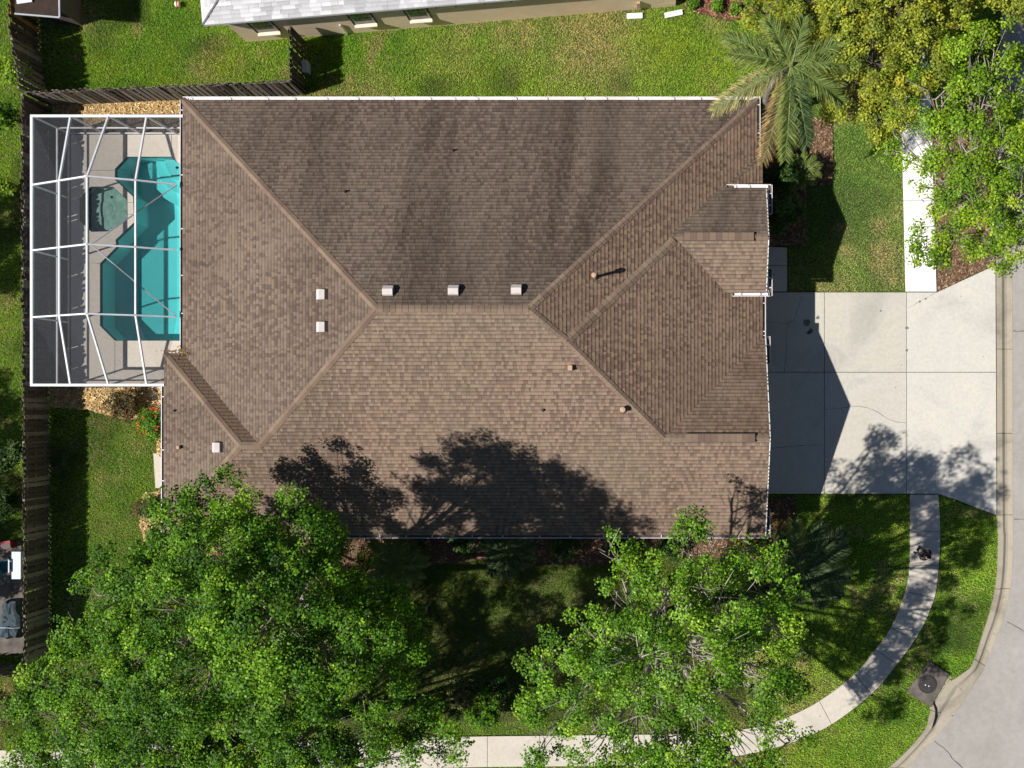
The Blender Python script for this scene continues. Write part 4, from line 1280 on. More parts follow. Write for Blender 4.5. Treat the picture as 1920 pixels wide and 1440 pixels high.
# ------------------------------------------------------------------ grass
def grass(name, label, box, density, seed, zone=None, hscale=1.0):
    rr = np.random.default_rng(seed)
    x0, x1, y0, y1 = box
    n = int((x1 - x0) * (y1 - y0) * density)
    x = rr.uniform(x0, x1, n); y = rr.uniform(y0, y1, n)
    k = np.ones(n, bool)
    for p in NOGRASS: k &= ~inside(x + rr.normal(0, .025, n), y + rr.normal(0, .025, n), p)
    if zone is not None: k &= zone(x, y)
    # patchy
    pn = vnoise(x, y, .35, 2) * .6 + vnoise(x, y, 1.1, 4) * .4
    k &= rr.random(n) < .55 + .6 * pn
    x, y = x[k], y[k]; n = len(x)
    ang = rr.uniform(0, 6.28, n)
    hgt = rr.uniform(.05, .105, n) * hscale
    lean = rr.uniform(.02, .075, n) * hscale
    w_ = rr.uniform(.009, .017, n) * hscale
    base = np.c_[x, y, np.full(n, -.062)]
    tip = base + np.c_[np.cos(ang) * lean, np.sin(ang) * lean, hgt]
    sd = np.c_[-np.sin(ang) * w_, np.cos(ang) * w_, np.zeros(n)]
    V = np.stack([base - sd, base + sd, tip], 1).reshape(-1, 3)
    G1 = np.array((.22, .42, .04)); G2 = np.array((.37, .53, .065)); DRY = np.array((.58, .49, .23)); DK = np.array((.10, .20, .03)); LIME = np.array((.38, .50, .045))
    a = vnoise(x, y, 2.2, 21) * .55 + vnoise(x, y, .7, 22) * .45
    C = G1 + (G2 - G1) * np.clip((a - .25) * 1.8, 0, 1)[:, None]
    dk = np.clip((vnoise(x, y, 1.6, 23) - .62) * 3, 0, 1)[:, None]; C = C * (1 - dk) + DK * dk
    # front lawn is a bluer, denser turf
    fz = ((x > 5.5) & (y > 4.6) & (x < 11.2)).astype(float)[:, None]
    C = C * (1 - fz * .55) + np.array((.20, .31, .095)) * fz * .55
    dry = np.clip((vnoise(x, y, 1.3, 24) * .6 + vnoise(x, y, .4, 25) * .4 - .60) * 3.2, 0, .8)
    def spot(u, v, r, amt):
        cx, cy = W(u, v)
        return amt * np.exp(-((x - cx) ** 2 + (y - cy) ** 2) / (r * r) * 1.2) * (.55 + .9 * vnoise(x, y, .35, 26))
    for u, v, r, amt in ((1120, 75, 2.4, 1.0), (980, 50, 1.8, .75), (1060, 100, 1.4, .6), (860, 110, 1.6, .4), (1655, 480, .9, 1.0), (1590, 475, .45, 1.0), (1650, 425, .5, .8), (1575, 430, .35, .9), (1670, 510, .8, .7), (1500, 536, 1.2, .4), (1580, 540, .9, .6), (1690, 400, .5, .7), (150, 30, .9, .8), (400, 135, 1.2, .55), (540, 140, .5, .6), (1340, 45, .6, .7), (700, 178, 1.2, .6), (1490, 1330, 1.4, .9), (1430, 1260, 1.4, .7), (840, 1270, 1.6, .55), (800, 1300, 1.2, .6), (880, 1250, .8, .6), (1010, 1170, 1.4, .5), (1570, 440, .4, .6)):
        dry = np.maximum(dry, spot(u, v, r, amt))
    dry = np.clip(dry * (.35 + 1.1 * rr.random(n)), 0, .95)[:, None]
    C = C * (1 - dry) + DRY * dry
    lime = np.zeros(n)
    for u, v, r, amt in ((1250, 75, 1.7, .9), (1330, 110, 1.6, .6), (420, 125, 1.0, .7), (190, 130, .9, .5), (300, 140, 1.2, .4), (900, 170, 1.5, .4), (1480, 1400, 2, .4)):
        lime = np.maximum(lime, spot(u, v, r, amt))
    lime = np.clip(lime, 0, .85)[:, None]; C = C * (1 - lime) + LIME * lime
    sh_ = ((x > -19) & (x < 4) & (y < -4.5) & (y > -13.5)).astype(float)[:, None] * (.35 + .35 * vnoise(x, y, 1.2, 31))[:, None]   # shade under the trees painted into the turf colour
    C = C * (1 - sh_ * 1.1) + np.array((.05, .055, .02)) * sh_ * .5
    C = C * rr.uniform(.6, 1.45, (n, 1))
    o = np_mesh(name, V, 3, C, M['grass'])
    return tag(o, label, 'grass', kind='stuff')
grass('grass', 'sunny lawn between the brown roof and the tan house', (-26.0, 6, 12.2, 19), 1700, 1)
grass('grass', 'front lawn and verge on the street side', (4.4, 16.2, -16, 18.5), 1700, 2, lambda x, y: ~((y > 12.2) & (x < 6)))
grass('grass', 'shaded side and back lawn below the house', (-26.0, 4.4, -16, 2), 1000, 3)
grass('grass', 'neighbouring lawn along the left edge of the photograph', (-29.5, -26.0, -16, 19), 1300, 4, lambda x, y: np.ones(len(x), bool))

# ------------------------------------------------------------------ foliage builders
def leaf_arrays(P, N, size, rr, aspect=.42, fold=.18):
    n = len(P)
    N = N / np.linalg.norm(N, axis=1, keepdims=True)
    r = rr.normal(size=(n, 3))
    a = np.cross(N, r); a /= np.linalg.norm(a, axis=1, keepdims=True) + 1e-9
    b = np.cross(N, a)
    s = size[:, None]
    mid = P + a * s * .5 + N * s * fold * -.3
    tip = P + a * s + N * s * -.12
    return np.stack([P, mid + b * s * aspect + N * s * fold * .5, tip, mid - b * s * aspect + N * s * fold * .5], 1).reshape(-1, 3)

def curve3(a, b, sag, n=5, rr=random):
    a, b = Vector(a), Vector(b)
    out = []
    side = Vector((rr.uniform(-1, 1), rr.uniform(-1, 1), 0)) * (b - a).length * .08
    for i in range(n + 1):
        t = i / n
        p = a.lerp(b, t) + Vector((0, 0, sag * 4 * t * (1 - t))) + side * math.sin(math.pi * t)
        out.append(p)
    return out

def tree(name, label, base, lobes, nleaf, lsize, palette, bark='bark', seed=0, trunk_r=.2, fork=.35, cl_r=.34, per=46, mat_='leaf', up=1.0, shell=.55, group=None, bare=0, twig_r=.016, cat='tree', small=0.0):
    rr = np.random.default_rng(seed); pr = random.Random(seed)
    root = empty(name, (base[0], base[1], 0), label, cat, group)
    L = np.array(lobes, float)
    zc = L[:, 2].mean()
    fk = Vector((base[0] + (L[:, 0].mean() - base[0]) * .25, base[1] + (L[:, 1].mean() - base[1]) * .25, zc * fork))
    tb = MB()
    tb.tube(curve3((base[0], base[1], -.05), fk, 0, 5, pr), [trunk_r * 1.35, trunk_r * 1.08, trunk_r, trunk_r * .95, trunk_r * .9, trunk_r * .85], 9)
    trunk = tb.build('trunk', M[bark], root, smooth=True)
    bb = MB()
    vol = L[:, 3] ** 2.3
    nclu = max(6, int(nleaf / per))
    cnt = np.maximum(2, np.round(nclu * vol / vol.sum()).astype(int))
    CP = []; CN = []
    for (x, y, z, r), k in zip(L, cnt):
        pts = curve3(fk, (x, y, z - r * .35), r * .25, 6, pr)
        r0 = trunk_r * (.28 + .10 * r)
        bb.tube(pts, [r0 * (1 - .78 * i / 6) for i in range(7)], 6)
        d = rr.normal(size=(k, 3)); d[:, 2] = d[:, 2] * .8 + .25 * up
        d /= np.linalg.norm(d, axis=1, keepdims=True)
        rad = r * (shell + (1 - shell) * rr.random(k) ** .6) * rr.uniform(.85, 1.15, k)
        c = np.array((x, y, z)) + d * rad[:, None] * np.array((1, 1, .75))
        for q in c:
            j = pr.randrange(3, 7)
            st_ = pts[j]
            bb.tube(curve3(st_, Vector(q.tolist()), .06, 3, pr), [twig_r * 1.5, twig_r * 1.1, twig_r * .8, twig_r * .45], 4, cap=False)
        CP.append(c); CN.append(d)
        for _ in range(bare):
            d2 = Vector((pr.gauss(0, 1), pr.gauss(0, 1), pr.uniform(.1, .9))).normalized()
            e = Vector((x, y, z)) + d2 * r * pr.uniform(.5, .88)
            bb.tube(curve3(pts[5], e, .05, 4, pr), [twig_r * 2.0, twig_r * 1.6, twig_r * 1.2, twig_r * .9, twig_r * .5], 4, cap=False)
            e2 = e + Vector((pr.gauss(0, .3), pr.gauss(0, .3), .15))
            bb.tube([Vector((x, y, z)).lerp(e, .6), e2], [twig_r, twig_r * .4], 4, cap=False)
    bb.build('branches', M[bark], root, smooth=True)
    CP = np.concatenate(CP); CN = np.concatenate(CN)
    cr = cl_r * rr.uniform(.65, 1.35, len(CP))
    cnt_ = (per * (cr / cl_r) ** 2).astype(int)
    if small:                      # loose sprays of a few leaves round the clumps
        j = rr.integers(0, len(CP), int(len(CP) * small * 3))
        CP = np.concatenate([CP, CP[j] + rr.uniform(-1, 1, (len(j), 3)) * cl_r * np.array((1.25, 1.25, .7))]); CN = np.concatenate([CN, CN[j]])
        cr = np.concatenate([cr, cl_r * rr.uniform(.28, .5, len(j))]); cnt_ = np.concatenate([cnt_, np.full(len(j), max(4, per // 9))])
    idx = np.repeat(np.arange(len(CP)), cnt_)
    n = len(idx)
    off = rr.normal(size=(n, 3)); off /= np.linalg.norm(off, axis=1, keepdims=True)
    off[:, 2] = np.abs(off[:, 2]) * .9 - .15
    off *= (rr.random(n) ** .45)[:, None]
    P = CP[idx] + off * cr[idx][:, None] * np.array((1, 1, .7))
    N = rr.normal(size=(n, 3)) * .5 + np.array((0, 0, .8)) + CN[idx] * .3 + off * .55
    pal = np.array(palette)
    ct = rr.random(len(CP))
    t = np.clip(ct[idx] * .6 + rr.random(n) * .4, 0, .999) * (len(pal) - 1)
    i0 = t.astype(int); f = (t - i0)[:, None]
    C = (pal[i0] * (1 - f) + pal[np.minimum(i0 + 1, len(pal) - 1)] * f) * rr.uniform(.5, 1.5, (n, 1))
    warm_ = rr.random(len(CP))[idx][:, None]
    C = C * np.where(warm_ > .82, np.array((1.25, 1.08, 1.0)), np.where(warm_ < .2, np.array((.78, .84, 1.1)), 1.0))
    V = leaf_arrays(P, N, rr.uniform(.7, 1.3, n) * lsize, rr)
    np_mesh('crown', V, 4, C, M[mat_], root)
    return root

def lob(*items):
    return [(*W(u, v, z), z, r) for u, v, z, r in items]

GREEN = [(.014, .042, .003), (.05, .14, .006), (.115, .255, .010), (.25, .44, .03)]
FRESH = [(.028, .07, .005), (.095, .225, .011), (.17, .335, .02), (.32, .52, .07)]
YELL = [(.12, .16, .014), (.23, .275, .025), (.31, .35, .035), (.42, .45, .06)]
LIME_ = [(.05, .105, .008), (.135, .25, .012), (.215, .345, .018), (.34, .48, .05)]

# big shade tree, lower left
tree('shade_tree', 'huge dense green shade tree overhanging the lower left roof corner', W(600, 1130), lob(
    (395, 950, 7.5, 1.15), (345, 975, 7.2, 1.1), (450, 990, 7.3, 1.1), (330, 1040, 7.6, 1.4), (545, 1010, 10.2, 1.6), (430, 1060, 11, 2.0), (590, 1030, 9.6, 1.2),
    (230, 1080, 8.2, 1.2), (175, 1120, 7.8, .95), (150, 1180, 7.4, .8), (260, 1140, 9, 1.6), (350, 1150, 10.5, 1.9), (150, 1230, 7.2, .6), (600, 1110, 11, 1.5), (500, 1160, 12, 2.2),
    (680, 1160, 10.4, 1.5), (640, 1220, 11.2, 1.7), (735, 1190, 9.2, 1.1), (380, 1260, 10.8, 2.0), (240, 1240, 9, 1.6), (530, 1290, 10.8, 1.9), (180, 1290, 8.2, 1.3), (690, 1280, 9.2, 1.3), (760, 1240, 8.2, .9)),
    92000, .088, GREEN, seed=11, trunk_r=.34, fork=.4, cl_r=.46, per=200, bare=2, shell=.66, small=.8)
tree('shade_tree', 'green tree at the bottom left spreading over the sidewalk', W(485, 1425), lob(
    (60, 1285, 6.8, .7), (110, 1275, 7.2, .9), (110, 1330, 7.4, 1.0), (60, 1320, 6.6, .7), (190, 1345, 8.2, 1.3), (290, 1340, 9, 1.5), (100, 1400, 6.6, .9), (210, 1410, 7.8, 1.3), (320, 1425, 8.4, 1.4), (430, 1380, 8.8, 1.5), (440, 1440, 8, 1.3), (560, 1390, 8.6, 1.4), (610, 1430, 7.8, 1.1), (690, 1370, 8.0, 1.1), (760, 1350, 7.2, .9), (770, 1420, 7, .8), (840, 1390, 6.6, .7), (170, 1440, 7.2, 1.0), (50, 1425, 6, .7), (540, 1450, 7.5, 1.2), (680, 1450, 7, 1.0), (300, 1470, 7.6, 1.1)),
    50000, .088, GREEN, seed=12, trunk_r=.26, fork=.42, cl_r=.44, per=190, bare=2, shell=.66, small=.8)
tree('corner_tree', 'airy bright green tree with pale branches at the bottom centre', W(1225, 1165), lob(
    (1150, 1035, 8.6, .75), (1165, 1085, 9, 1.0), (1290, 1015, 9.2, .85), (1330, 1060, 9.6, 1.2), (1385, 1030, 9, .8), (1255, 1110, 10.4, 1.3), (1420, 1080, 9.6, 1.1), (1370, 1130, 11, 1.5), (1015, 1230, 8.4, .95), (1070, 1200, 9, 1.1), (1130, 1210, 10, 1.4), (1020, 1320, 8.4, 1.0), (1090, 1300, 9.6, 1.4), (1200, 1240, 11.4, 1.6), (1300, 1220, 11.8, 1.6), (1450, 1160, 10.8, 1.1), (1200, 1350, 10.2, 1.5), (1310, 1330, 10.8, 1.6), (1400, 1250, 11.4, 1.4), (1485, 1200, 9.8, .8), (1120, 1390, 9, 1.2), (1020, 1390, 7.8, .8), (1260, 1420, 9.6, 1.4), (1380, 1400, 9.2, 1.3), (1450, 1320, 10.2, 1.0), (1495, 1275, 9.2, .7), (1475, 1400, 9, .9), (1240, 1500, 9.8, 1.5), (1330, 1490, 9.4, 1.4), (1170, 1470, 9.4, 1.3), (1410, 1480, 8.6, 1.1), (1300, 1570, 9, 1.4)),
    44000, .088, FRESH, seed=13, trunk_r=.28, fork=.42, cl_r=.40, per=130, bare=4, twig_r=.02, shell=.65, small=.8)
tree('street_tree', 'lime green street tree over the clean sidewalk', W(1800, 420), lob(
    (1700, 150, 7.0, .8), (1760, 180, 7.8, 1.1), (1820, 110, 8, 1.0), (1870, 90, 8.2, 1.0), (1900, 170, 8.6, 1.2), (1850, 190, 8.6, 1.1), (1680, 250, 6.6, .8), (1740, 260, 7.6, 1.1), (1660, 285, 6, .5), (1820, 280, 8.6, 1.3), (1890, 280, 9, 1.4), (1760, 340, 7.4, 1.1), (1740, 385, 6.6, .7), (1830, 370, 8, 1.2), (1900, 380, 8.6, 1.2), (1755, 440, 6.2, .75), (1735, 478, 5.6, .5), (1790, 470, 6.6, .85), (1850, 450, 7, 1.0), (1910, 440, 7.6, .9), (1770, 105, 7.6, .8), (1940, 230, 8.6, 1.4), (1950, 340, 8.6, 1.4), (1865, 490, 6.2, .5)),
    26000, .088, LIME_, seed=14, trunk_r=.22, fork=.4, cl_r=.40, per=140, bare=3, twig_r=.018, shell=.65, small=.7)
tree('yellow_green_tree', 'dense yellow green tree at the top right behind the palm', W(1590, 215), lob(
    (1440, 20, 6.4, 1.0), (1480, 60, 6.4, .9), (1530, 15, 7, 1.2), (1600, 30, 7.6, 1.3), (1680, 20, 7.8, 1.3), (1750, 40, 7.4, 1.1), (1560, 90, 6.8, 1.0), (1640, 110, 7.6, 1.3), (1720, 110, 7.6, 1.2), (1770, 90, 6.8, .8), (1600, 175, 6.6, 1.0), (1680, 180, 7, 1.1), (1650, 220, 6.2, .8), (1580, 210, 5.6, .7), (1600, -40, 7.4, 1.5), (1500, -40, 7, 1.4), (1700, -40, 7.4, 1.4), (1790, 20, 6.6, .7)),
    52000, .085, YELL, seed=15, trunk_r=.2, fork=.4, cl_r=.30, per=70, mat_='leaf_dull', shell=.7, bark='bark_dark')
tree('yellow_green_tree', 'yellow green tree cut off by the top right corner', W(1880, -60), lob((1900, 10, 6.5, .7), (1930, -30, 7, 1.2), (1880, -40, 7, .9)), 7000, .085, YELL, seed=16, trunk_r=.14, cl_r=.3, per=70, mat_='leaf_dull', shell=.7, bark='bark_dark')

# ------------------------------------------------------------------ palms
def palm(name, label, base, height, fronds, seed=0, trunk_r=.16, cols=None, leaf_len=.55, dens=1.0, lean=(0, 0)):
    pr = random.Random(seed); rr = np.random.default_rng(seed)
    root = empty(name, (base[0], base[1], 0), label, 'palm', 'palms in the yard')
    top = Vector((base[0] + lean[0], base[1] + lean[1], height))
    mb = MB(); mb.tube(curve3((base[0], base[1], -.05), top, 0, 6, pr), [trunk_r * 1.4, trunk_r * 1.1, trunk_r, trunk_r, trunk_r * .95, trunk_r * .9, trunk_r * .7], 10); mb.build('trunk', M['palmtrunk'], root, smooth=True)
    for az, ln, el, droop, colr in fronds:
        a = math.radians(az)
        d = Vector((math.cos(a), math.sin(a), 0))
        n = 16
        pts = []
        for i in range(n + 1):
            t = i / n
            pts.append(top + d * (ln * (t - .12 * t * t)) + Vector((0, 0, ln * (el * t - droop * t * t))))
        mb = MB(); mb.tube(pts, [.035 * (1 - .85 * i / n) + .004 for i in range(n + 1)], 5)
        fr = mb.build('frond', M['frondstem'], root)
        V = []; C = []
        m_ = int(120 * dens * ln / 3)
        sd = Vector((-d.y, d.x, 0))
        for i in range(m_):
            t = .10 + .90 * (i + pr.random()) / m_
            j = min(n - 1, int(t * n)); p = pts[j].lerp(pts[j + 1], t * n - j)
            fw = (pts[j + 1] - pts[j]).normalized()
            for sgn in (-1, 1):
                ll = leaf_len * (.45 + .75 * math.sin(math.pi * min(1, .12 + .86 * t))) * pr.uniform(.8, 1.15)
                sw = pr.uniform(.5, 1.05) + t * .6
                dirv = (sd * sgn + fw * sw + Vector((0, 0, pr.uniform(-.5, .9)))).normalized()
                drp = Vector((0, 0, -1)) * ll * pr.uniform(.15, .5)
                wv = dirv.cross(Vector((0, 0, 1))); 
                wv = (wv.normalized() if wv.length > 1e-3 else Vector((1, 0, 0))) * pr.uniform(.010, .017)
                wv = wv + Vector((0, 0, pr.uniform(-.01, .01)))
                q1 = p + dirv * ll * .55; q2 = p + dirv * ll + drp
                V += [p - wv * .6, p + wv * .6, q1 + wv, q1 - wv]
                V += [q1 - wv, q1 + wv, q2 + wv * .25, q2 - wv * .25]
                c = np.array(colr) * pr.uniform(.65, 1.35)
                tipc = c * np.array((1.35, 1.15, 1.1))
                C += [c, tipc]
        lf = np_mesh('leaflets', np.array([tuple(v) for v in V]), 4, np.array(C), M['leaf'], fr)
    mb = MB(); mb.lathe((top.x, top.y, top.z - .35), [(trunk_r * .9, 0), (trunk_r * .75, .3), (trunk_r * .3, .6), (0, .7)], 10); mb.build('crownshaft', M['frondstem'], root, smooth=True)
    return root
M['frondstem'] = mat('frond_stem', (.16, .20, .05), (.10, .13, .035), scale=6, rough=.6)
PG = (.14, .20, .05); PD = (.07, .12, .045); PY = (.27, .28, .12); PB = (.27, .22, .10)
pz = 7.6
pb = W(1484, 122, pz)
palm('palm_tree', 'tall feathery palm leaning over the upper right roof corner', pb, pz, [
    (207, 3.5, .10, .34, PY), (156, 3.0, .2, .26, PG), (170, 2.5, .3, .26, PG), (75, 1.9, .45, .3, PG), (24, 3.2, .22, .28, PG), (2, 2.8, .25, .30, PG), (-32, 2.7, .12, .32, PG),
    (268, 3.6, .08, .34, PG), (284, 3.2, .14, .38, PD), (255, 3.6, -.12, .36, PB), (120, 2.0, .45, .3, PG)], seed=21, leaf_len=.56, dens=.95)
pz = 2.6
pb2 = W(1499, 1062, pz)
palm('palm_tree', 'dark young palm in the shade beside the driveway corner', pb2, pz, [
    (97, 2.1, .3, .25, PG), (120, 1.7, .35, .3, PD), (60, 2.2, .3, .3, PD), (38, 2.6, .3, .28, PD), (22, 2.4, .25, .3, PD), (-12, 2.4, .2, .3, PD), (-35, 2.4, .2, .32, PD), (-58, 2.2, .2, .3, PD), (-95, 1.6, .3, .3, PD), (155, 1.6, .3, .3, PG), (190, 1.5, .3, .3, PD), (230, 1.6, .3, .35, PD)], seed=22, leaf_len=.55, dens=1.4)
for k, (u, v, z, ln, lb, cc) in enumerate(((742, 1052, 1.2, 1.5, 'small spiky palm under the big tree by the lower wall', PG), (950, 1035, 1.4, 1.3, 'dark feathery palm in the deep shade of the lower wall', PD), (1508, 318, .8, .7, 'small spiky palm at the edge of the brown mulch', PG))):
    palm('young_palm', lb, W(u, v, z), z, [(a + k * 17, ln * f, .35, .35, cc) for a, f in zip(range(0, 360, 36), (1, .8, .95, .85, 1, .75, 1, .9, .8, 1))], seed=30 + k, trunk_r=.09, leaf_len=.42, dens=1.3)

# ------------------------------------------------------------------ shrubs
def shrub(label, u, v, r, h, nleaf, lsize, pal, seed, mat_='leaf', flowers=None, name='shrub', shell=.5, group='garden shrubs'):
    x, y = W(u, v, h * .7)
    pr = random.Random(seed)
    lb = [(x + pr.uniform(-.5, .5) * r, y + pr.uniform(-.5, .5) * r, h * pr.uniform(.5, .85), r * pr.uniform(.4, .62)) for _ in range(6)]
    t = tree(name, label, (x, y), lb, nleaf, lsize, pal, bark='bark_dark', seed=seed, trunk_r=.05, fork=.2, cl_r=.16, per=22, mat_=mat_, shell=shell, group=group, twig_r=.008, cat='shrub')
    if flowers:
        rr = np.random.default_rng(seed + 500)
        n = 15
        a = rr.uniform(0, 6.28, n); q = r * np.sqrt(rr.random(n)) * .95
        CP = np.c_[x + np.cos(a) * q, y + np.sin(a) * q, h * (.95 - .35 * (q / r) ** 2) + .05]
        for cp in CP:
            P = cp + rr.normal(0, .016, (16, 3))
            V = leaf_arrays(P, rr.normal(0, .5, (16, 3)) + np.array((0, 0, 1)), np.full(16, .06), rr, .5)
            np_mesh('flower', V, 4, np.array(flowers) * rr.uniform(.7, 1.2, (16, 1)), M['leaf_dull'], t)
    return t
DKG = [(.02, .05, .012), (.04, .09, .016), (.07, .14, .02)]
BRNL = [(.08, .05, .02), (.14, .09, .03), (.10, .10, .03), (.20, .12, .05)]
OLIVE = [(.06, .08, .02), (.12, .13, .035), (.18, .18, .05)]
shrub('red flowering shrub under the left eave below the cage', 288, 795, .75, 1.1, 3200, .07, GREEN, 41, flowers=(.62, .10, .035))
shrub('brown twiggy shrub against the bottom of the pool cage', 232, 752, .85, .9, 2400, .07, BRNL, 42, mat_='leaf_dull')
shrub('dry brown shrub beside the lower left eave', 282, 955, .75, .9, 2200, .07, BRNL, 43, mat_='leaf_dull')
shrub('green shrub at the lower left house corner', 300, 1010, .6, .9, 1800, .08, GREEN, 44)
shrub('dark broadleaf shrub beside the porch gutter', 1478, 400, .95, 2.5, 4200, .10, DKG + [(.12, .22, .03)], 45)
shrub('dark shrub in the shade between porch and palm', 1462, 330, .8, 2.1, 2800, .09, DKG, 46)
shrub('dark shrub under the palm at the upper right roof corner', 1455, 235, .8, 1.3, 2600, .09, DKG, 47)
shrub('yellow flowered shrub at the right end of the lower gutter', 1400, 1015, .6, .9, 2000, .07, OLIVE, 48, flowers=(.55, .42, .05))
shrub('brownish shrub between the yellow shrub and the young palm', 1462, 985, .65, .9, 2200, .06, BRNL + [(.30, .16, .08)], 49, mat_='leaf_dull')
shrub('olive shrub left of the young palm', 1440, 1090, .7, 1.0, 2400, .08, OLIVE, 50)
for k, (u, v, r, pal) in enumerate(((690, 1050, .6, BRNL), (780, 1030, .6, OLIVE), (870, 1020, .6, DKG), (1060, 1030, .7, DKG), (1170, 1035, .7, DKG), (1250, 1030, .6, DKG))):
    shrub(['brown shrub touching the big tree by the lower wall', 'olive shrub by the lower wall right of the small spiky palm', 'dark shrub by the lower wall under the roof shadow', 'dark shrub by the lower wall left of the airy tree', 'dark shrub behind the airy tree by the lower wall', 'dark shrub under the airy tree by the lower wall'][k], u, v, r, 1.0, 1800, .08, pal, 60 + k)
for k, (u, v, r, h, lb) in enumerate(((12, 120, .9, 1.8, 'green shrub beyond the fence at the upper left corner'), (8, 215, .8, 1.6, 'green shrub left of the pool cage corner'), (10, 355, .45, .8, 'yellow green bush on the far left lawn beside the cage'), (14, 860, .8, 1.6, 'grey green shrub on the far left lawn beside the long fence'), (10, 945, .8, 1.6, 'dark shrub above the far left patio'), (12, 1330, .8, 1.0, 'low shrub at the bottom left edge'))):
    shrub(lb, u, v, r, h, 2200, .09, [LIME_, GREEN, LIME_, DKG + [(.1, .14, .08)], DKG, OLIVE][k], 70 + k)
for k, (u, v) in enumerate(((1345, 12), (1378, 14), (1300, 6), (1410, 4))):
    shrub(['small green tuft in the reddish mulch, second from the left', 'small green tuft in the reddish mulch, third from the left', 'small dark tuft in the reddish mulch beside the tan wall', 'small green tuft at the right end of the reddish mulch'][k], u, v, .25, .4, 500, .07, FRESH, 80 + k, name='tuft')
for k, (u, v, r, h) in enumerate(((860, 1290, .8, 1.2), (900, 1330, .9, 1.4), (800, 1340, .9, 1.5), (930, 1290, .6, 1.0))):
    shrub(['olive shrub in the sunny gap between the two big trees', 'dark green shrub above the white sidewalk between the two big trees', 'leafy shrub right of the bottom left tree', 'dark shrub left of the airy tree in the sunny gap'][k], u, v, r, h, 2600, .09, [OLIVE, GREEN, GREEN, DKG][k], 90 + k)

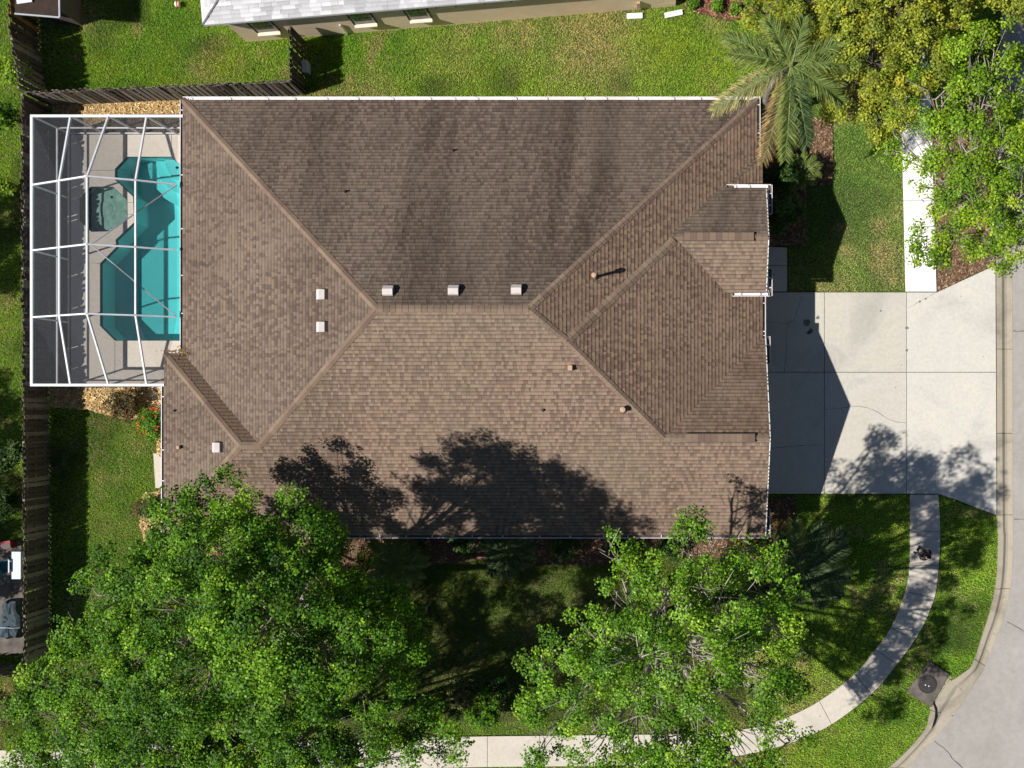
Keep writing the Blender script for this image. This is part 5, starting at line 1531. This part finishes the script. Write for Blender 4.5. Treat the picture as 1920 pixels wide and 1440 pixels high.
# ------------------------------------------------------------------ person flying the drone
def person():
    fx, fy = 11.43, -6.17
    yaw = math.radians(141 - 90)
    sk = {  # local: x right, y forward, z up; radius pair
        'pelvis': ((0, 0, .93), (.145, .11)), 'waist': ((0, 0, 1.08), (.135, .10)), 'chest': ((0, .0, 1.30), (.165, .115)), 'upper': ((0, -.01, 1.43), (.12, .09)), 'neck': ((0, .0, 1.50), (.055, .055)), 'head0': ((0, .02, 1.57), (.07, .08)), 'head1': ((0, .03, 1.65), (.078, .095)), 'head2': ((0, .02, 1.73), (.055, .07)),
        'hl': ((-.10, 0, .88), (.09, .09)), 'kl': ((-.13, .02, .49), (.06, .065)), 'al': ((-.15, -.01, .09), (.04, .045)), 'fl': ((-.16, .10, .045), (.043, .035)), 'tl': ((-.17, .19, .035), (.035, .025)),
        'hr': ((.10, 0, .88), (.09, .09)), 'kr': ((.13, .02, .49), (.06, .065)), 'ar': ((.15, -.01, .09), (.04, .045)), 'fr': ((.16, .10, .045), (.043, .035)), 'tr': ((.17, .19, .035), (.035, .025)),
        'sl': ((-.19, 0, 1.42), (.062, .062)), 'el': ((-.27, .07, 1.15), (.046, .046)), 'wl': ((-.10, .30, 1.13), (.030, .026)), 'pl': ((-.075, .36, 1.135), (.036, .018)),
        'sr': ((.19, 0, 1.42), (.062, .062)), 'er': ((.27, .07, 1.15), (.046, .046)), 'wr': ((.10, .30, 1.13), (.030, .026)), 'pr': ((.075, .36, 1.135), (.036, .018)),
    }
    edges = [('pelvis', 'waist'), ('waist', 'chest'), ('chest', 'upper'), ('upper', 'neck'), ('neck', 'head0'), ('head0', 'head1'), ('head1', 'head2')]
    for q in 'lr':
        edges += [('pelvis', 'h' + q), ('h' + q, 'k' + q), ('k' + q, 'a' + q), ('a' + q, 'f' + q), ('f' + q, 't' + q), ('upper', 's' + q), ('s' + q, 'e' + q), ('e' + q, 'w' + q), ('w' + q, 'p' + q)]
        sg = -1 if q == 'l' else 1
        for k, (dx, l) in enumerate(((-.024, .062), (-.008, .072), (.008, .068), (.024, .052))):
            b0 = (sg * .075 + dx, .395, 1.135); b1 = (sg * (.075 - .012) + dx, .395 + l * .6, 1.118); b2 = (sg * (.075 - .03) + dx, .395 + l * .75, 1.095)
            for nm, p in (('a', b0), ('b', b1), ('c', b2)): sk['%s%d%s' % (q, k, nm)] = (p, (.0095, .0095))
            edges += [('p' + q, '%s%da' % (q, k)), ('%s%da' % (q, k), '%s%db' % (q, k)), ('%s%db' % (q, k), '%s%dc' % (q, k))]
        t0 = (sg * .045, .345, 1.155); t1 = (sg * .030, .375, 1.175)
        sk[q + 'ta'] = (t0, (.011, .011)); sk[q + 'tb'] = (t1, (.009, .009)); edges += [('p' + q, q + 'ta'), (q + 'ta', q + 'tb')]
    names = list(sk); ix = {n_: i for i, n_ in enumerate(names)}
    me = bpy.data.meshes.new('body'); me.from_pydata([sk[n_][0] for n_ in names], [(ix[a], ix[b]) for a, b in edges], [])
    o = bpy.data.objects.new('tmp_body', me); COL.objects.link(o)
    md = o.modifiers.new('Skin', 'SKIN')
    sd = me.skin_vertices[0].data
    for i, n_ in enumerate(names):
        sd[i].radius = sk[n_][1]; sd[i].use_root = (n_ == 'pelvis')
    o.modifiers.new('Sub', 'SUBSURF').levels = 2
    dg = bpy.context.evaluated_depsgraph_get(); dg.update()
    m2 = bpy.data.meshes.new_from_object(o.evaluated_get(dg))
    bpy.data.objects.remove(o)
    root = empty('person', (fx, fy, dz), 'person in black shirt standing on the curving sidewalk holding a controller', 'person')
    root.rotation_euler = (0, 0, yaw)
    skin = mat('skin', (.52, .30, .20), (.46, .26, .18), rough=.6); shirt = mat('black_shirt', (.018, .018, .022), rough=.9); shorts = mat('charcoal_shorts', (.05, .055, .07), rough=.9); shoe = mat('black_shoes', (.012, .012, .014), rough=.5)
    for mm in (skin, shirt, shorts, shoe): m2.materials.append(mm)
    for p in m2.polygons:
        c = p.center; p.use_smooth = True
        if c.z < .10: k = 3
        elif c.z < .52: k = 0
        elif c.z < .98: k = 2
        elif c.z < 1.485 and abs(c.x) < .27 and c.y < .10 and not (abs(c.x) > .20 and c.z < 1.24): k = 1
        else: k = 0
        p.material_index = k
    m2.name = 'body'
    b = bpy.data.objects.new('body', m2); b.parent = root; COL.objects.link(b)
    def part(name, mb, m):
        me = bpy.data.meshes.new(name); me.from_pydata(mb.v, [], mb.f); me.materials.append(m); me.update()
        me.polygons.foreach_set('use_smooth', [True] * len(me.polygons))
        q = bpy.data.objects.new(name, me); q.parent = root; COL.objects.link(q); return q
    mb = MB(); mb.lathe((0, .02, 1.62), [(.094, 0), (.102, .05), (.097, .10), (.07, .145), (.0, .165)], 16); part('hair', mb, shirt)
    mb = MB(); mb.add([(-.07, .10, 1.655), (.07, .10, 1.655), (.05, .18, 1.645), (0, .195, 1.645), (-.05, .18, 1.645), (-.07, .10, 1.665), (.07, .10, 1.665), (.05, .18, 1.655), (0, .195, 1.655), (-.05, .18, 1.655)], [(9, 8, 7, 6, 5), (0, 1, 2, 3, 4), (1, 2, 7, 6), (2, 3, 8, 7), (3, 4, 9, 8), (4, 0, 5, 9)]); part('cap_brim', mb, shirt)
    mb = MB(); mb.lathe((0, .118, 1.61), [(.016, -.015), (.013, .02), (.006, .03), (0, .032)], 8); part('nose', mb, skin)
    for sx in (-1, 1):
        mb = MB(); mb.lathe((sx * .032, .104, 1.645), [(.010, -.006), (.010, .006), (0, .01)], 8); part('eye', mb, M['white'])
        mb = MB(); mb.box((sx * .088, .02, 1.62), (.02, .035, .06)); part('ear', mb, skin)
    mb = MB(); mb.box((0, .112, 1.572), (.05, .012, .012)); part('mouth', mb, mat('lips', (.35, .13, .11), rough=.6))
    # controller, held in both hands
    R = Matrix.Rotation(yaw, 4, 'Z')
    cpos = Vector((fx, fy, dz)) + R @ Vector((0, .40, 1.145))
    ct = empty('drone_controller', cpos, 'grey drone controller held by the person', 'controller'); ct.rotation_euler = (math.radians(25), 0, yaw)
    def cpart(name, mb, m, par=ct):
        me = bpy.data.meshes.new(name); me.from_pydata(mb.v, [], mb.f); me.materials.append(m); me.update()
        q = bpy.data.objects.new(name, me); q.parent = par; COL.objects.link(q); return q
    grey = mat('controller_grey', (.42, .42, .45), rough=.5)
    mb = MB(); mb.box((0, 0, 0), (.17, .10, .035)); mb.box((-.085, -.01, 0), (.03, .12, .045)); mb.box((.085, -.01, 0), (.03, .12, .045)); cb = cpart('body', mb, grey)
    mb = MB(); mb.box((0, .06, .03), (.16, .09, .01)); cpart('screen', mb, M['glass'])
    for sx in (-1, 1):
        mb = MB(); mb.lathe((sx * .055, -.01, .017), [(.012, 0), (.005, .005), (.005, .02), (.008, .024), (0, .026)], 8); cpart('stick', mb, M['black'])
person()

# ------------------------------------------------------------------ odds and ends
x, y = W(578, 131)
ub = empty('utility_box', (x, y, 0), 'pale grey utility box in the fence shadow', 'box')
mb = MB(); mb.box((x, y, .22), (.22, .46, .5)); mb.build('cabinet', M['winframe'], ub)
mb = MB(); mb.box((x, y, .48), (.25, .49, .03)); mb.build('lid', M['white'], ub)
x, y = W(333, 8, .12)
mb = MB()
prof_ = [(.0, 0), (.07, .01), (.12, .06), (.13, .13), (.12, .19), (.07, .25), (0, .26)]
bl = empty('toy_ball', (x, y, 0), 'red and white ball on the upper lawn', 'ball')
ballm = bpy.data.materials.new('ball_paint'); nt, n, bs = nodes_of(ballm)
wv = nt.nodes.new('ShaderNodeTexWave'); wv.inputs['Scale'].default_value = 2.4
nt.links.new(geo_pos(nt), wv.inputs['Vector'])
nt.links.new(ramp(nt, wv.outputs['Fac'], [(.49, (.55, .04, .03)), (.51, (.8, .8, .78))]).outputs['Color'], bs.inputs['Base Color'])
mb.lathe((x, y, 0), prof_, 18); mb.build('shell', ballm, bl, smooth=True)
mb = MB(); mb.lathe((x, y, .255), [(.012, 0), (.01, .008), (0, .01)], 8); mb.build('valve', M['black'], bl)

# dark shed roof in the upper left corner, wooden panel beside it
sh = empty('garden_shed', (-26.0, 18.7, 0), 'dark brown shed roof with metal edge in the upper left corner', 'shed')
zs = 2.3
c4 = [W(25, -90, zs), W(110, -90, zs), W(112, 33, zs), (W(28, 26, zs))]
mb = MB(); mb.prism(c4, zs - .06, zs); mb.build('roof', mat('shed_roof', (.045, .028, .02), (.025, .016, .012), scale=4, rough=.9, bump_s=.3), sh)
mb = MB()
mb.bar((*c4[2], zs + .01), (*c4[1], zs + .01), .06, .05); mb.bar((*c4[3], zs + .013), (*c4[2], zs + .013), .06, .05); mb.build('edge_trim', M['cable'], sh)
cc = np.array(c4); ctr = cc.mean(0)
mb = MB(); mb.prism([tuple(ctr + (p - ctr) * .62) for p in cc], -.05, zs - .06); mb.build('wall', M['flash'], sh)
mb = MB(); a = W(32, 4, zs + .05); b = W(60, 0, zs + .05); mb.bar((*a, zs + .05), (*b, zs + .05), .16, .06); mb.build('skylight_strip', M['white'], sh)
mb = MB(); x, y = W(66, 151, .2); st_ = MB(); st_.lathe((x, y, 0), [(.10, 0), (.19, .02), (.21, .12), (.20, .16), (.17, .17), (.15, .12), (0, .11)], 14)
tag(st_.build('stone_dish', M['cable'], loc=(x, y, 0)), 'grey dish on the ground by the upper fence corner', 'dish')

# clutter on the far left patio
def pstuff(u, v, z): return W(u, v, z)
x, y = pstuff(31, 1060, .5)
sb = empty('storage_box', (x, y, 0), 'pale blue white storage box against the long fence', 'box')
mb = MB(); mb.box((x, y, .24), (.34, 1.1, .46)); mb.build('bin', M['cable'], sb)
mb = MB(); mb.box((x, y, .50), (.38, 1.16, .06)); mb.build('lid', mat('pale_lid', (.52, .64, .68), (.46, .58, .62), rough=.5), sb)
x, y = pstuff(12, 1022, .3)
cu = empty('cushion_box', (x, y, 0), 'dark red box at the top of the far left patio', 'box')
mb = MB(); mb.box((x, y, .18), (.42, .34, .34), .2); mb.build('body', mat('dark_red', (.22, .012, .025), rough=.6), cu)
mb = MB(); mb.box((x, y - .06, .365), (.44, .2, .03), .2); mb.build('lid', M['flash'], cu)
x, y = pstuff(8, 1062, .5)
ch = empty('patio_chair', (x, y, 0), 'teal and white folding chair on the far left patio', 'chair')
teal = mat('teal_fabric', (.03, .13, .17), rough=.8)
mb = MB(); mb.box((x, y, .42), (.5, .5, .03), .4); mb.build('seat', teal, ch)
mb = MB(); mb.box((x - .2, y - .12, .68), (.05, .5, .5), .4); mb.build('backrest', teal, ch)
for dx, dy in ((-.22, -.22), (.22, -.22), (.22, .22), (-.22, .22)):
    mb = MB(); mb.bar((x + dx, y + dy, .015), (x + dx * .9, y + dy * .9, .45), .03, .03); mb.build('leg', M['alu'], ch)
for sx in (-.27, .27):
    mb = MB(); mb.bar((x + sx, y - .25, .62), (x + sx, y + .3, .62), .05, .03); mb.build('armrest', M['cable'], ch)
x, y = pstuff(14, 1165, .5)
tc = empty('covered_pile', (x, y, 0), 'dark blue grey tarpaulin covered pile on the far left patio', 'tarpaulin')
rr = random.Random(2); mb = MB()
NN = 26
rows = []
bul = [rr.uniform(.8, 1.2) for _ in range(NN)]
for k, (r, z) in enumerate(((1.0, .015), (.97, .2), (.9, .36), (.62, .42), (.3, .40))):
    row = []
    for i in range(NN):
        a_ = 6.283 * i / NN; c_, s_ = math.cos(a_), math.sin(a_)
        q = (abs(c_) ** 4 + abs(s_) ** 4) ** -.25 * bul[i] ** (1 if k > 1 else .6)
        row.append((x + .42 * r * q * c_, y + .85 * r * q * s_, z + (rr.uniform(-.05, .05) if k else 0)))
    rows.append(row)
for a, b in zip(rows[:-1], rows[1:]):
    for i in range(NN):
        j = (i + 1) % NN; mb.add([a[i], a[j], b[j], b[i]], [(0, 1, 2, 3)])
mb.add(rows[-1], [tuple(range(NN))])
mb.build('cover', mat('tarp', (.05, .08, .10), (.02, .03, .04), scale=3, rough=.8), tc, smooth=True)
mb = MB(); mb.tube([(x - .44, y - .3, .38), (x - .1, y - .28, .47), (x + .2, y - .3, .46), (x + .45, y - .3, .36)], .018, 6); mb.build('rope', M['cable'], tc)

# trees beyond the left edge, whose shade falls across the fence
for k, (cx_, cy_, zz, r_, lb) in enumerate(((-34.3, -4.5, 6.5, 1.6, 'shade tree beyond the left edge near the patio'), (-33.6, 5.2, 6.0, 1.1, 'shade tree beyond the left edge level with the pool'))):
    tree('shade_tree', lb, (cx_ - .5, cy_), [(cx_ + random.uniform(-.5, .5), cy_ + d, zz + random.uniform(-.8, .6), r_) for d in ((-4.5, -3, -1.5, 0, 1.5, 2.6) if k == 0 else (-.9, .3, 1.2))], 14000 if k == 0 else 7000, .14, GREEN, seed=120 + k, trunk_r=.2, cl_r=.45, per=110)
